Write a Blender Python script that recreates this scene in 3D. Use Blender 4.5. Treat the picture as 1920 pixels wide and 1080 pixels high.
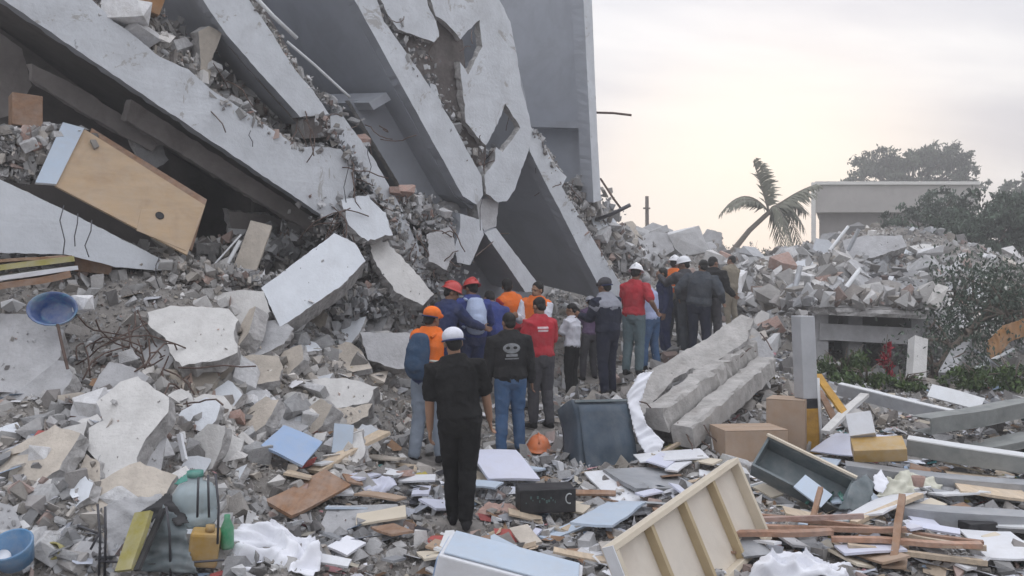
import bpy, bmesh, math, random
import numpy as np
from mathutils import Vector, Matrix, noise, geometry
from mathutils.bvhtree import BVHTree
R = math.radians
rnd = random.Random(7)
for o in list(bpy.data.objects): bpy.data.objects.remove(o, do_unlink=True)
scene = bpy.context.scene
COL = scene.collection

# ------------------------------------------------------------------ camera
FPX = 1507.0; HOR = 560.0; EYE = 2.0          # focal length in photo pixels, horizon row, eye height
cd = bpy.data.cameras.new('camera'); cam = bpy.data.objects.new('camera', cd); COL.objects.link(cam)
cd.sensor_width = 36.0; cd.lens = 36.0 * FPX / 1920.0; cd.shift_y = (HOR - 540) / 1920.0
cd.clip_start = 0.1; cd.clip_end = 2000
cam.location = (0, 0, EYE); cam.rotation_euler = (R(90), 0, 0)
scene.camera = cam

# ------------------------------------------------------------------ sky and sun
SUN_AZ = R(17)       # to the right of the view axis (+Y)
SUN_EL = R(6)
sdir = Vector((math.sin(SUN_AZ) * math.cos(SUN_EL), math.cos(SUN_AZ) * math.cos(SUN_EL), math.sin(SUN_EL)))
w = bpy.data.worlds.new('World'); scene.world = w; w.use_nodes = True
nt = w.node_tree; nt.nodes.clear()
def N(t, **k):
    n = nt.nodes.new(t)
    for a, b in k.items(): setattr(n, a, b)
    return n
L = lambda a, b: nt.links.new(a, b)
out = N('ShaderNodeOutputWorld'); bg = N('ShaderNodeBackground'); bg.inputs[1].default_value = 0.1
sky = N('ShaderNodeTexSky', sky_type='NISHITA', sun_disc=False, sun_elevation=SUN_EL, sun_rotation=SUN_AZ,
        air_density=1.2, dust_density=3.0, ozone_density=1.0)
tc = N('ShaderNodeTexCoord'); sep = N('ShaderNodeSeparateXYZ'); L(tc.outputs['Generated'], sep.inputs[0])
zc = N('ShaderNodeMath', operation='MAXIMUM'); L(sep.outputs['Z'], zc.inputs[0]); zc.inputs[1].default_value = 0.0
za = N('ShaderNodeMath', operation='ADD'); L(zc.outputs[0], za.inputs[0]); za.inputs[1].default_value = 0.22
dx = N('ShaderNodeMath', operation='DIVIDE'); L(sep.outputs['X'], dx.inputs[0]); L(za.outputs[0], dx.inputs[1])
dy = N('ShaderNodeMath', operation='DIVIDE'); L(sep.outputs['Y'], dy.inputs[0]); L(za.outputs[0], dy.inputs[1])
cmb = N('ShaderNodeCombineXYZ'); L(dx.outputs[0], cmb.inputs[0]); L(dy.outputs[0], cmb.inputs[1])
mp = N('ShaderNodeMapping'); L(cmb.outputs[0], mp.inputs[0]); mp.inputs['Scale'].default_value = (0.7, 1.7, 1); mp.inputs['Location'].default_value = (1.3, 0.4, 0)
nz = N('ShaderNodeTexNoise'); L(mp.outputs[0], nz.inputs[0]); nz.inputs['Scale'].default_value = 1.35
nz.inputs['Detail'].default_value = 6; nz.inputs['Roughness'].default_value = 0.52; nz.inputs['Distortion'].default_value = 0.3
cr = N('ShaderNodeValToRGB'); L(nz.outputs[0], cr.inputs[0])
cr.color_ramp.elements[0].position = 0.40; cr.color_ramp.elements[0].color = (0.485, 0.50, 0.56, 1)
cr.color_ramp.elements[1].position = 0.62; cr.color_ramp.elements[1].color = (0.68, 0.685, 0.71, 1)
# warm glow of the hidden low sun, only near the horizon in its direction
dt = N('ShaderNodeVectorMath', operation='DOT_PRODUCT'); L(tc.outputs['Generated'], dt.inputs[0])
dt.inputs[1].default_value = Vector((sdir.x, sdir.y, 0.03)).normalized()
gl = N('ShaderNodeMapRange', interpolation_type='SMOOTHERSTEP'); L(dt.outputs['Value'], gl.inputs[0])
gl.inputs[1].default_value = 0.95; gl.inputs[2].default_value = 1.0
mixg = N('ShaderNodeMix', data_type='RGBA'); L(gl.outputs[0], mixg.inputs[0]); L(cr.outputs[0], mixg.inputs[6])
mixg.inputs[7].default_value = (0.82, 0.77, 0.715, 1)
# an overcast sky is brighter overhead than at its rim
z2 = N('ShaderNodeMath', operation='MULTIPLY'); L(zc.outputs[0], z2.inputs[0]); L(zc.outputs[0], z2.inputs[1])
zb = N('ShaderNodeMath', operation='MULTIPLY_ADD'); L(z2.outputs[0], zb.inputs[0]); zb.inputs[1].default_value = 12.5; zb.inputs[2].default_value = 7.9
sc = N('ShaderNodeVectorMath', operation='SCALE'); L(mixg.outputs[2], sc.inputs[0]); L(zb.outputs[0], sc.inputs['Scale'])
mixs = N('ShaderNodeMix', data_type='RGBA'); mixs.inputs[0].default_value = 0.95
L(sky.outputs[0], mixs.inputs[6]); L(sc.outputs[0], mixs.inputs[7])
L(mixs.outputs[2], bg.inputs[0]); L(bg.outputs[0], out.inputs[0])

sd = bpy.data.lights.new('sun', 'SUN'); sd.energy = 0.9; sd.angle = R(18); sd.color = (1, 0.95, 0.89)
sun = bpy.data.objects.new('sun', sd); COL.objects.link(sun)
sun.rotation_euler = sdir.to_track_quat('Z', 'Y').to_euler(); sun.location = (10, 30, 20)
vs = scene.view_settings; vs.view_transform = 'Standard'; vs.look = 'None'; vs.exposure = 0.77; vs.gamma = 1.0
vs.use_curve_mapping = False
scene.render.engine = 'CYCLES'

# ------------------------------------------------------------------ materials
MATS = {}
def mat(name, col, rough=0.85, var=0.18, scale=6.0, bump=0.25, bscale=40.0, metal=0.0, stain=None, stain_amt=0.5, stain_scale=1.6,
        vcol=False, rand=0.0, crack=0.0, spall=0.0, dust=0.0, wood=False, spec=0.3, trans=0.0, alpha=1.0):
    if name in MATS: return MATS[name]
    m = bpy.data.materials.new(name); m.use_nodes = True; MATS[name] = m
    t = m.node_tree; ns = t.nodes; ns.clear(); ln = t.links.new
    o = ns.new('ShaderNodeOutputMaterial'); b = ns.new('ShaderNodeBsdfPrincipled'); ln(b.outputs[0], o.inputs[0])
    b.inputs['Roughness'].default_value = rough; b.inputs['Metallic'].default_value = metal
    b.inputs['Specular IOR Level'].default_value = spec; b.inputs['Transmission Weight'].default_value = trans
    b.inputs['Alpha'].default_value = alpha
    tcn = ns.new('ShaderNodeTexCoord'); co = tcn.outputs['Object']
    if wood:
        mm = ns.new('ShaderNodeMapping'); mm.inputs['Scale'].default_value = wood; ln(co, mm.inputs[0]); co2 = mm.outputs[0]
    else: co2 = co
    n1 = ns.new('ShaderNodeTexNoise'); n1.inputs['Scale'].default_value = scale; n1.inputs['Detail'].default_value = 8
    n1.inputs['Roughness'].default_value = 0.62; ln(co2, n1.inputs[0])
    lo = [max(0, c * (1 - var)) for c in col]; hi = [min(1, c * (1 + var)) for c in col]
    r1 = ns.new('ShaderNodeMapRange'); r1.inputs[1].default_value = 0.3; r1.inputs[2].default_value = 0.7; ln(n1.outputs[0], r1.inputs[0])
    mx = ns.new('ShaderNodeMix'); mx.data_type = 'RGBA'; ln(r1.outputs[0], mx.inputs[0])
    mx.inputs[6].default_value = (*lo, 1); mx.inputs[7].default_value = (*hi, 1)
    cur = mx.outputs[2]
    if vcol:
        at = ns.new('ShaderNodeAttribute'); at.attribute_name = 'Col'
        mu = ns.new('ShaderNodeMix'); mu.data_type = 'RGBA'; mu.blend_type = 'MULTIPLY'; mu.inputs[0].default_value = 1
        ln(cur, mu.inputs[6]); ln(at.outputs['Color'], mu.inputs[7]); cur = mu.outputs[2]
    if stain:
        n2 = ns.new('ShaderNodeTexNoise'); n2.inputs['Scale'].default_value = stain_scale; n2.inputs['Detail'].default_value = 7
        n2.inputs['Roughness'].default_value = 0.68; n2.inputs['Distortion'].default_value = 0.6; ln(co, n2.inputs[0])
        r2 = ns.new('ShaderNodeMapRange'); r2.inputs[1].default_value = 0.48; r2.inputs[2].default_value = 0.72
        r2.inputs[4].default_value = stain_amt; ln(n2.outputs[0], r2.inputs[0])
        m2 = ns.new('ShaderNodeMix'); m2.data_type = 'RGBA'; ln(r2.outputs[0], m2.inputs[0]); ln(cur, m2.inputs[6])
        m2.inputs[7].default_value = (*stain, 1); cur = m2.outputs[2]
    if crack:
        vo = ns.new('ShaderNodeTexVoronoi'); vo.feature = 'DISTANCE_TO_EDGE'; vo.inputs['Scale'].default_value = crack
        nd = ns.new('ShaderNodeTexNoise'); nd.inputs['Scale'].default_value = 3.0; nd.inputs['Detail'].default_value = 5; ln(co, nd.inputs[0])
        va = ns.new('ShaderNodeMix'); va.data_type = 'RGBA'; va.blend_type = 'ADD'; va.inputs[0].default_value = 0.9
        ln(co, va.inputs[6]); ln(nd.outputs['Color'], va.inputs[7]); ln(va.outputs[2], vo.inputs[0])
        rc = ns.new('ShaderNodeMapRange'); rc.inputs[1].default_value = 0.0; rc.inputs[2].default_value = 0.012
        rc.inputs[3].default_value = 0.5; rc.inputs[4].default_value = 1.0
        nk = ns.new('ShaderNodeTexNoise'); nk.inputs['Scale'].default_value = 1.1; ln(co, nk.inputs[0])
        rk = ns.new('ShaderNodeMapRange'); rk.inputs[1].default_value = 0.5; rk.inputs[2].default_value = 0.62; rk.inputs[3].default_value = 1; rk.inputs[4].default_value = 0; ln(nk.outputs[0], rk.inputs[0])
        ad = ns.new('ShaderNodeMath'); ad.operation = 'ADD'; ln(vo.outputs[0], ad.inputs[0]); ln(rk.outputs[0], ad.inputs[1]); ln(ad.outputs[0], rc.inputs[0])
        mc = ns.new('ShaderNodeMix'); mc.data_type = 'RGBA'; mc.blend_type = 'MULTIPLY'; mc.inputs[0].default_value = 1
        ln(cur, mc.inputs[6]); ln(rc.outputs[0], mc.inputs[7]); cur = mc.outputs[2]
    if spall:      # paint flaked off to raw concrete
        n5 = ns.new('ShaderNodeTexNoise'); n5.inputs['Scale'].default_value = 1.9; n5.inputs['Detail'].default_value = 10; n5.inputs['Roughness'].default_value = 0.72; n5.inputs['Distortion'].default_value = 0.8; ln(co, n5.inputs[0])
        r5 = ns.new('ShaderNodeMapRange'); r5.inputs[1].default_value = 0.575; r5.inputs[2].default_value = 0.60; r5.inputs[4].default_value = spall; ln(n5.outputs[0], r5.inputs[0])
        m5 = ns.new('ShaderNodeMix'); m5.data_type = 'RGBA'; ln(r5.outputs[0], m5.inputs[0]); ln(cur, m5.inputs[6]); m5.inputs[7].default_value = (0.36, 0.345, 0.33, 1); cur = m5.outputs[2]
    if dust:       # settled plaster dust in irregular patches
        n6 = ns.new('ShaderNodeTexNoise'); n6.inputs['Scale'].default_value = 5.5; n6.inputs['Detail'].default_value = 9; n6.inputs['Roughness'].default_value = 0.7; ln(co, n6.inputs[0])
        r6 = ns.new('ShaderNodeMapRange'); r6.inputs[1].default_value = 0.36; r6.inputs[2].default_value = 0.68; r6.inputs[4].default_value = dust; ln(n6.outputs[0], r6.inputs[0])
        m6 = ns.new('ShaderNodeMix'); m6.data_type = 'RGBA'; ln(r6.outputs[0], m6.inputs[0]); ln(cur, m6.inputs[6]); m6.inputs[7].default_value = (0.44, 0.42, 0.40, 1); cur = m6.outputs[2]
    if rand:
        oi = ns.new('ShaderNodeObjectInfo'); rr = ns.new('ShaderNodeMapRange'); ln(oi.outputs['Random'], rr.inputs[0])
        rr.inputs[3].default_value = 1 - rand; rr.inputs[4].default_value = 1 + rand
        hs = ns.new('ShaderNodeHueSaturation'); ln(rr.outputs[0], hs.inputs['Value']); ln(cur, hs.inputs['Color']); cur = hs.outputs[0]
    ln(cur, b.inputs['Base Color'])
    if bump:
        n3 = ns.new('ShaderNodeTexNoise'); n3.inputs['Scale'].default_value = bscale; n3.inputs['Detail'].default_value = 6
        n3.inputs['Roughness'].default_value = 0.6; ln(co2, n3.inputs[0])
        bp = ns.new('ShaderNodeBump'); bp.inputs['Strength'].default_value = bump; bp.inputs['Distance'].default_value = 0.02
        ln(n3.outputs[0], bp.inputs['Height']); ln(bp.outputs[0], b.inputs['Normal'])
    return m

mat('painted_concrete', (0.61, 0.635, 0.67), 0.8, 0.12, 2.2, 0.45, 22, stain=(0.36, 0.36, 0.37), stain_amt=0.5, stain_scale=1.3, crack=0.7, spall=0.75)
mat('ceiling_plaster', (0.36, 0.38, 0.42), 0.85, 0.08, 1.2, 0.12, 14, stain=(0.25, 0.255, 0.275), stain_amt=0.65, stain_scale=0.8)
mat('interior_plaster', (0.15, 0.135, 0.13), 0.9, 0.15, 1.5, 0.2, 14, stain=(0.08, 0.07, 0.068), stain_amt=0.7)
mat('broken_concrete', (0.40, 0.39, 0.385), 0.95, 0.32, 14, 0.9, 30, stain=(0.27, 0.25, 0.24), stain_amt=0.6, stain_scale=4)
mat('pale_concrete', (0.60, 0.59, 0.575), 0.92, 0.12, 4, 0.5, 26, stain=(0.40, 0.385, 0.37), stain_amt=0.65, stain_scale=1.8, crack=1.1)
mat('blue_white_concrete', (0.66, 0.69, 0.73), 0.9, 0.08, 3, 0.3, 24, stain=(0.45, 0.45, 0.46), stain_amt=0.5, stain_scale=1.4)
mat('grey_concrete', (0.42, 0.42, 0.43), 0.93, 0.18, 5, 0.6, 28, stain=(0.28, 0.27, 0.27), stain_amt=0.6, rand=0.2)
mat('tan_concrete', (0.50, 0.45, 0.39), 0.93, 0.18, 5, 0.6, 28, stain=(0.33, 0.29, 0.26), stain_amt=0.6, rand=0.2)
mat('chunk_grey', (0.46, 0.46, 0.465), 0.95, 0.2, 7, 0.7, 30, stain=(0.30, 0.285, 0.275), stain_amt=0.55, stain_scale=3, rand=0.32)
mat('chunk_white', (0.68, 0.68, 0.69), 0.92, 0.12, 7, 0.5, 30, stain=(0.42, 0.40, 0.38), stain_amt=0.6, stain_scale=3, rand=0.16)
mat('chunk_brick', (0.40, 0.27, 0.23), 0.95, 0.2, 7, 0.6, 30, stain=(0.42, 0.38, 0.36), stain_amt=0.7, stain_scale=4, rand=0.2)
mat('rubble_mix', (0.97, 0.97, 0.97), 0.95, 0.22, 9, 0.6, 36, vcol=True)
mat('leaf_mix', (1.0, 1.0, 1.0), 0.6, 0.2, 3, 0, 36, vcol=True, spec=0.25)
mat('weathered_concrete', (0.43, 0.415, 0.40), 0.93, 0.22, 5, 0.8, 24, stain=(0.24, 0.22, 0.205), stain_amt=0.75, stain_scale=2.6, crack=1.4, spall=0.4)
mat('dirt_shaded', (0.22, 0.205, 0.19), 0.97, 0.4, 6.0, 1.0, 26, stain=(0.30, 0.29, 0.28), stain_amt=0.7, stain_scale=1.2)  # soil, its colour darkened for the shade between rubble pieces
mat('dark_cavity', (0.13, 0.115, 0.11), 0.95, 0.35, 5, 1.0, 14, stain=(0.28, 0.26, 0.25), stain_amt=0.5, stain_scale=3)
mat('plywood_tan', (0.47, 0.34, 0.215), 0.7, 0.10, 2, 0.08, 30, wood=(1, 1, 5), stain=(0.30, 0.20, 0.125), stain_amt=0.55, stain_scale=2.2, dust=0.25)
mat('wood_brown', (0.27, 0.15, 0.085), 0.75, 0.25, 4, 0.15, 30, wood=(6, 1, 6), dust=0.35)
mat('wood_red', (0.36, 0.20, 0.13), 0.75, 0.25, 5, 0.15, 30, wood=(5, 1.2, 5), rand=0.25, dust=0.3)
mat('wood_pale', (0.50, 0.40, 0.29), 0.75, 0.2, 5, 0.15, 30, wood=(5, 1.2, 5), rand=0.2, dust=0.3)
mat('tray_back', (0.66, 0.60, 0.52), 0.65, 0.06, 3, 0.06, 30, stain=(0.50, 0.42, 0.34), stain_amt=0.4, stain_scale=2.5, dust=0.15)
mat('tray_rib', (0.44, 0.35, 0.22), 0.65, 0.12, 4, 0.1, 30)
mat('cream_board', (0.62, 0.55, 0.44), 0.65, 0.08, 3, 0.08, 30, stain=(0.45, 0.37, 0.28), stain_amt=0.35, dust=0.1)
mat('white_laminate', (0.72, 0.735, 0.77), 0.45, 0.05, 3, 0.05, 20, stain=(0.5, 0.49, 0.48), stain_amt=0.5, stain_scale=2.5, dust=0.3)
mat('lilac_laminate', (0.62, 0.64, 0.76), 0.4, 0.05, 3, 0.05, 20, stain=(0.48, 0.47, 0.50), stain_amt=0.4, dust=0.25)
mat('blue_laminate', (0.30, 0.42, 0.62), 0.45, 0.07, 3, 0.05, 20, stain=(0.40, 0.42, 0.46), stain_amt=0.45, stain_scale=2.5, dust=0.3)
mat('pale_blue_board', (0.48, 0.57, 0.68), 0.5, 0.07, 3, 0.05, 20, stain=(0.46, 0.47, 0.50), stain_amt=0.4, dust=0.3)
mat('cardboard', (0.38, 0.27, 0.19), 0.85, 0.08, 4, 0.1, 30, stain=(0.29, 0.20, 0.14), stain_amt=0.35, dust=0.25)
mat('white_cloth', (0.76, 0.77, 0.82), 0.9, 0.05, 4, 0.25, 18, stain=(0.58, 0.57, 0.57), stain_amt=0.4, stain_scale=2)
mat('cream_cloth', (0.62, 0.61, 0.52), 0.9, 0.08, 4, 0.25, 18, stain=(0.42, 0.44, 0.36), stain_amt=0.5, stain_scale=3)
mat('galvanised', (0.33, 0.345, 0.37), 0.5, 0.2, 3, 0.3, 9, metal=0.35, stain=(0.17, 0.165, 0.165), stain_amt=0.75, spec=0.4, dust=0.3)
mat('white_metal', (0.70, 0.72, 0.74), 0.45, 0.06, 3, 0.1, 12, stain=(0.45, 0.43, 0.40), stain_amt=0.5, dust=0.3)
mat('green_grey_metal', (0.21, 0.225, 0.22), 0.6, 0.2, 3, 0.3, 9, metal=0.2, stain=(0.12, 0.12, 0.115), stain_amt=0.75, dust=0.3)
mat('dark_teal', (0.13, 0.165, 0.18), 0.55, 0.12, 3, 0.12, 16, stain=(0.27, 0.27, 0.27), stain_amt=0.5, dust=0.3)
mat('dark_blue', (0.05, 0.075, 0.105), 0.6, 0.2, 3, 0.2, 10, stain=(0.15, 0.165, 0.18), stain_amt=0.6, dust=0.1)
mat('rebar', (0.14, 0.10, 0.085), 0.75, 0.3, 20, 0.3, 80, metal=0.4)
mat('dark_metal', (0.10, 0.10, 0.11), 0.55, 0.2, 10, 0.1, 60, metal=0.5)
mat('blue_plastic', (0.03, 0.09, 0.28), 0.28, 0.25, 4, 0.1, 10, stain=(0.06, 0.42, 0.50), stain_amt=0.8, stain_scale=5, spec=0.5, dust=0.5)
mat('cyan_plastic', (0.05, 0.20, 0.40), 0.35, 0.15, 4, 0.1, 10, spec=0.5, dust=0.5)
mat('yellow_plastic', (0.42, 0.26, 0.07), 0.4, 0.15, 4, 0.05, 10, stain=(0.42, 0.30, 0.10), stain_amt=0.5, dust=0.45)
mat('olive_board', (0.34, 0.30, 0.07), 0.6, 0.18, 4, 0.1, 20, stain=(0.22, 0.20, 0.10), stain_amt=0.5, dust=0.5)
mat('green_plastic', (0.03, 0.28, 0.13), 0.4, 0.15, 4, 0.05, 10, dust=0.5)
mat('teal_plastic', (0.03, 0.25, 0.20), 0.45, 0.15, 4, 0.05, 10, dust=0.4)
mat('orange_plastic', (0.72, 0.17, 0.03), 0.35, 0.08, 4, 0.03, 10, stain=(0.5, 0.25, 0.14), stain_amt=0.4, spec=0.5, dust=0.35)
mat('red_plastic', (0.50, 0.045, 0.04), 0.35, 0.08, 4, 0.03, 10, spec=0.5)
mat('white_plastic', (0.76, 0.77, 0.80), 0.35, 0.04, 4, 0.03, 10, spec=0.5)
mat('clear_plastic', (0.55, 0.66, 0.70), 0.25, 0.08, 4, 0.05, 10, trans=0.55, spec=0.5, dust=0.3)
mat('black_plastic', (0.022, 0.022, 0.025), 0.5, 0.2, 4, 0.05, 10, dust=0.08)
mat('mark_teal', (0.10, 0.17, 0.16), 0.6, 0.1); mat('mark_pale', (0.5, 0.52, 0.52), 0.7, 0.1)
mat('rust_orange', (0.33, 0.16, 0.05), 0.75, 0.25, 4, 0.3, 20, stain=(0.25, 0.12, 0.05), stain_amt=0.5, dust=0.3)
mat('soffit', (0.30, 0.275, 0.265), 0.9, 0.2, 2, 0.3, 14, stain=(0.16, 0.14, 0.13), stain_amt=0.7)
mat('post_grey', (0.42, 0.43, 0.45), 0.75, 0.1, 3, 0.15, 20, stain=(0.30, 0.30, 0.32), stain_amt=0.5)
mat('black_paint', (0.025, 0.025, 0.03), 0.6, 0.1); mat('yellow_paint', (0.48, 0.27, 0.05), 0.6, 0.2, stain=(0.25, 0.14, 0.06), stain_amt=0.6, stain_scale=5)
mat('house_fascia', (0.44, 0.42, 0.40), 0.85, 0.08, 1.0, 0.1, 10, stain=(0.33, 0.31, 0.30), stain_amt=0.5)
mat('house_wall_shaded', (0.30, 0.28, 0.27), 0.9, 0.1, 1.0, 0.1, 10, stain=(0.22, 0.20, 0.19), stain_amt=0.5)  # lower wall, shade below the fascia put into its darker colour
mat('house_trim', (0.72, 0.71, 0.68), 0.8, 0.05)
mat('bark', (0.13, 0.105, 0.085), 0.9, 0.3, 8, 0.6, 20)
mat('palm_bark', (0.20, 0.175, 0.15), 0.9, 0.3, 8, 0.6, 20, wood=(1, 1, 6))
mat('tar_pole', (0.12, 0.10, 0.09), 0.9, 0.2, 8, 0.2, 20)

# ------------------------------------------------------------------ basic helpers
def W(px, py, Y): return Vector(((px - 960) / FPX * Y, Y, EYE - (py - HOR) / FPX * Y))
def ray(px, py): return Vector(((px - 960) / FPX, 1.0, -(py - HOR) / FPX))
CAMP = Vector((0, 0, EYE))
def on_plane(px, py, P0, n):
    r = ray(px, py); return CAMP + r * ((P0 - CAMP).dot(n) / r.dot(n))
def tag(o, label=None, cat=None, group=None, kind=None):
    if label: o['label'] = label
    if cat: o['category'] = cat
    if group: o['group'] = group
    if kind or (label and cat): o['kind'] = kind or 'thing'
    return o
def thing(name, label, cat, loc=(0, 0, 0), group=None, rz=0.0):
    o = bpy.data.objects.new(name, None); COL.objects.link(o); o.location = loc; o.rotation_euler.z = rz
    o.empty_display_size = 0.1
    return tag(o, label, cat, group)
def mk(name, bm, m, parent=None, smooth=False, recentre=True, bevel=0.0):
    """bmesh in world coordinates -> one object (origin at its base), child of parent if given"""
    if isinstance(bm, bmesh.types.BMesh):
        bmesh.ops.recalc_face_normals(bm, faces=bm.faces[:])
        me = bpy.data.meshes.new(name); bm.to_mesh(me); bm.free()
    else: me = bm
    o = bpy.data.objects.new(name, me); COL.objects.link(o)
    for x in (m if isinstance(m, (list, tuple)) else [m]): me.materials.append(MATS[x])
    if smooth: me.polygons.foreach_set('use_smooth', [True] * len(me.polygons))
    if recentre and len(me.vertices):
        co = np.empty(len(me.vertices) * 3, np.float32); me.vertices.foreach_get('co', co); co = co.reshape(-1, 3)
        c = Vector(((co[:, 0].min() + co[:, 0].max()) / 2, (co[:, 1].min() + co[:, 1].max()) / 2, co[:, 2].min()))
        co -= np.array(c); me.vertices.foreach_set('co', co.ravel()); me.update()
        o.location = c
    if parent:
        o.parent = parent
        q = parent
        while q: o.location = o.location - q.location; q = q.parent
        if abs(parent.rotation_euler.z) > 1e-6: raise ValueError('rotated parent')
    if bevel:
        b = o.modifiers.new('bevel', 'BEVEL'); b.width = bevel; b.segments = 2; b.limit_method = 'ANGLE'
    return o
def add_box(bm, A, U, V, Wv):
    vs = [bm.verts.new(A + a * U + b * V + c * Wv) for c in (0, 1) for b in (0, 1) for a in (0, 1)]
    for f in ((0, 2, 3, 1), (4, 5, 7, 6), (0, 1, 5, 4), (2, 6, 7, 3), (0, 4, 6, 2), (1, 3, 7, 5)):
        bm.faces.new([vs[i] for i in f])
    return vs
def rect_axes(A, B, C):
    U = B - A; V = C - A; un = U.normalized(); V = V - un * V.dot(un); n = U.cross(V).normalized()
    return U, V, n
def pbox(A, B, C, th, sgn=1):
    bm = bmesh.new(); U, V, n = rect_axes(A, B, C); add_box(bm, A, U, V, n * th * sgn); return bm
def cbox(c, sx, sy, sz, rz=0.0, rx=0.0, ry=0.0):
    """box standing with the middle of its base at c"""
    bm = bmesh.new(); M = Matrix.Rotation(rz, 3, 'Z') @ Matrix.Rotation(ry, 3, 'Y') @ Matrix.Rotation(rx, 3, 'X')
    U, V, Z = M @ Vector((sx, 0, 0)), M @ Vector((0, sy, 0)), M @ Vector((0, 0, sz))
    add_box(bm, Vector(c) - U / 2 - V / 2, U, V, Z); return bm
def bar(A, B, wd, ht, up=Vector((0, 0, 1))):
    bm = bmesh.new(); d = B - A; s = d.cross(up).normalized(); u = s.cross(d).normalized()
    add_box(bm, A - s * wd / 2, d, s * wd, u * ht); return bm
def add_tube(bm, pts, r, n=8, cap=True):
    rs = r if isinstance(r, (list, tuple)) else [r] * len(pts); rings = []; prev = None
    for i, p in enumerate(pts):
        d = (pts[min(i + 1, len(pts) - 1)] - pts[max(i - 1, 0)]).normalized()
        a = Vector((0, 0, 1)) if abs(d.z) < 0.9 else Vector((1, 0, 0))
        u = d.cross(a).normalized() if prev is None else (prev - d * prev.dot(d)).normalized(); v = d.cross(u); prev = u
        rings.append([bm.verts.new(p + (u * math.cos(2 * math.pi * k / n) + v * math.sin(2 * math.pi * k / n)) * rs[i]) for k in range(n)])
    for a, b in zip(rings, rings[1:]):
        for k in range(n): bm.faces.new((a[k], a[(k + 1) % n], b[(k + 1) % n], b[k]))
    if cap: bm.faces.new(rings[0][::-1]); bm.faces.new(rings[-1])
def tube(pts, r, n=8):
    bm = bmesh.new(); add_tube(bm, [Vector(p) for p in pts], r, n); return bm
def prism(pts, ext, rough=0.0, seg=0.07, seed=0, wav=1.0):
    """outline of world points on a plane, extruded by ext; broken (jittered) rim. Faces: 0 = front, 1 = rim and back"""
    rg = random.Random(seed); n = geometry.normal(pts) if len(pts) > 2 else Vector((0, 0, 1))
    P = []
    for a, b in zip(pts, pts[1:] + pts[:1]):
        k = max(1, int((b - a).length / seg)) if rough else 1
        for i in range(k): P.append(a.lerp(b, i / k))
    t = ext.normalized(); u = t.orthogonal().normalized(); v = t.cross(u)
    def jit(p, a):
        q = p * 3.1 + Vector((seed * 3.7, 0, 0))
        return p + (u * (noise.noise(q) * wav + noise.noise(q * 4.3) * .9 + rg.uniform(-.5, .5)) + v * (noise.noise(q + Vector((9, 4, 1))) * wav + noise.noise(q * 4.3 + Vector((9, 4, 1))) * .9 + rg.uniform(-.5, .5))) * a
    bm = bmesh.new(); layers = []
    lv = [0, 0.5, 1.0] if rough else [0, 1.0]
    for s in lv:
        am = rough * (0.55 if s == 0 else 1.3)
        layers.append([bm.verts.new((jit(p, am) if rough else p) + ext * s) for p in P])
    for lay, mi in ((layers[0], 0), (layers[-1], 1)):
        for tri in geometry.tessellate_polygon([[v.co for v in layers[0]]]):
            if len(set(tri)) == 3:
                try: bm.faces.new([lay[i] for i in tri]).material_index = mi
                except ValueError: pass
    m = len(P)
    for a, b in zip(layers, layers[1:]):
        for i in range(m): bm.faces.new((a[i], b[i], b[(i + 1) % m], a[(i + 1) % m])).material_index = 1
    return bm
def lathe(c, prof, n=20, sx=1.0, sy=1.0, M=None):
    """profile of (radius, height) pairs turned round a vertical axis"""
    bm = bmesh.new(); rings = []
    for r, z in prof:
        if r < 1e-5: rings.append([bm.verts.new((0, 0, z))])
        else: rings.append([bm.verts.new((r * sx * math.cos(2 * math.pi * k / n), r * sy * math.sin(2 * math.pi * k / n), z)) for k in range(n)])
    for a, b in zip(rings, rings[1:]):
        for k in range(n):
            q = [a[k % len(a)], a[(k + 1) % len(a)], b[(k + 1) % len(b)], b[k % len(b)]]
            q = list(dict.fromkeys(q))
            if len(q) > 2: bm.faces.new(q)
    T = Matrix.Translation(c) @ (M.to_4x4() if M else Matrix())
    bmesh.ops.transform(bm, matrix=T, verts=bm.verts[:]); return bm
def soup(name, V, F, cols, m, parent=None):
    """one mesh from numpy arrays, one colour per face"""
    me = bpy.data.meshes.new(name); k = F.shape[1]; me.vertices.add(len(V)); me.vertices.foreach_set('co', np.ascontiguousarray(V, np.float32).ravel())
    me.loops.add(F.size); me.loops.foreach_set('vertex_index', np.ascontiguousarray(F, np.int32).ravel())
    me.polygons.add(len(F)); me.polygons.foreach_set('loop_start', np.arange(0, F.size, k, dtype=np.int32)); me.update(calc_edges=True); me.polygons.foreach_set('use_smooth', np.zeros(len(F), bool))
    ca = me.color_attributes.new('Col', 'FLOAT_COLOR', 'CORNER')
    cc = np.ones((len(F), k, 4), np.float32); cc[:, :, :3] = cols[:, None, :]
    ca.data.foreach_set('color', cc.ravel()); me.materials.append(MATS[m])
    o = bpy.data.objects.new(name, me); COL.objects.link(o)
    if parent: o.parent = parent
    return o

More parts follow.
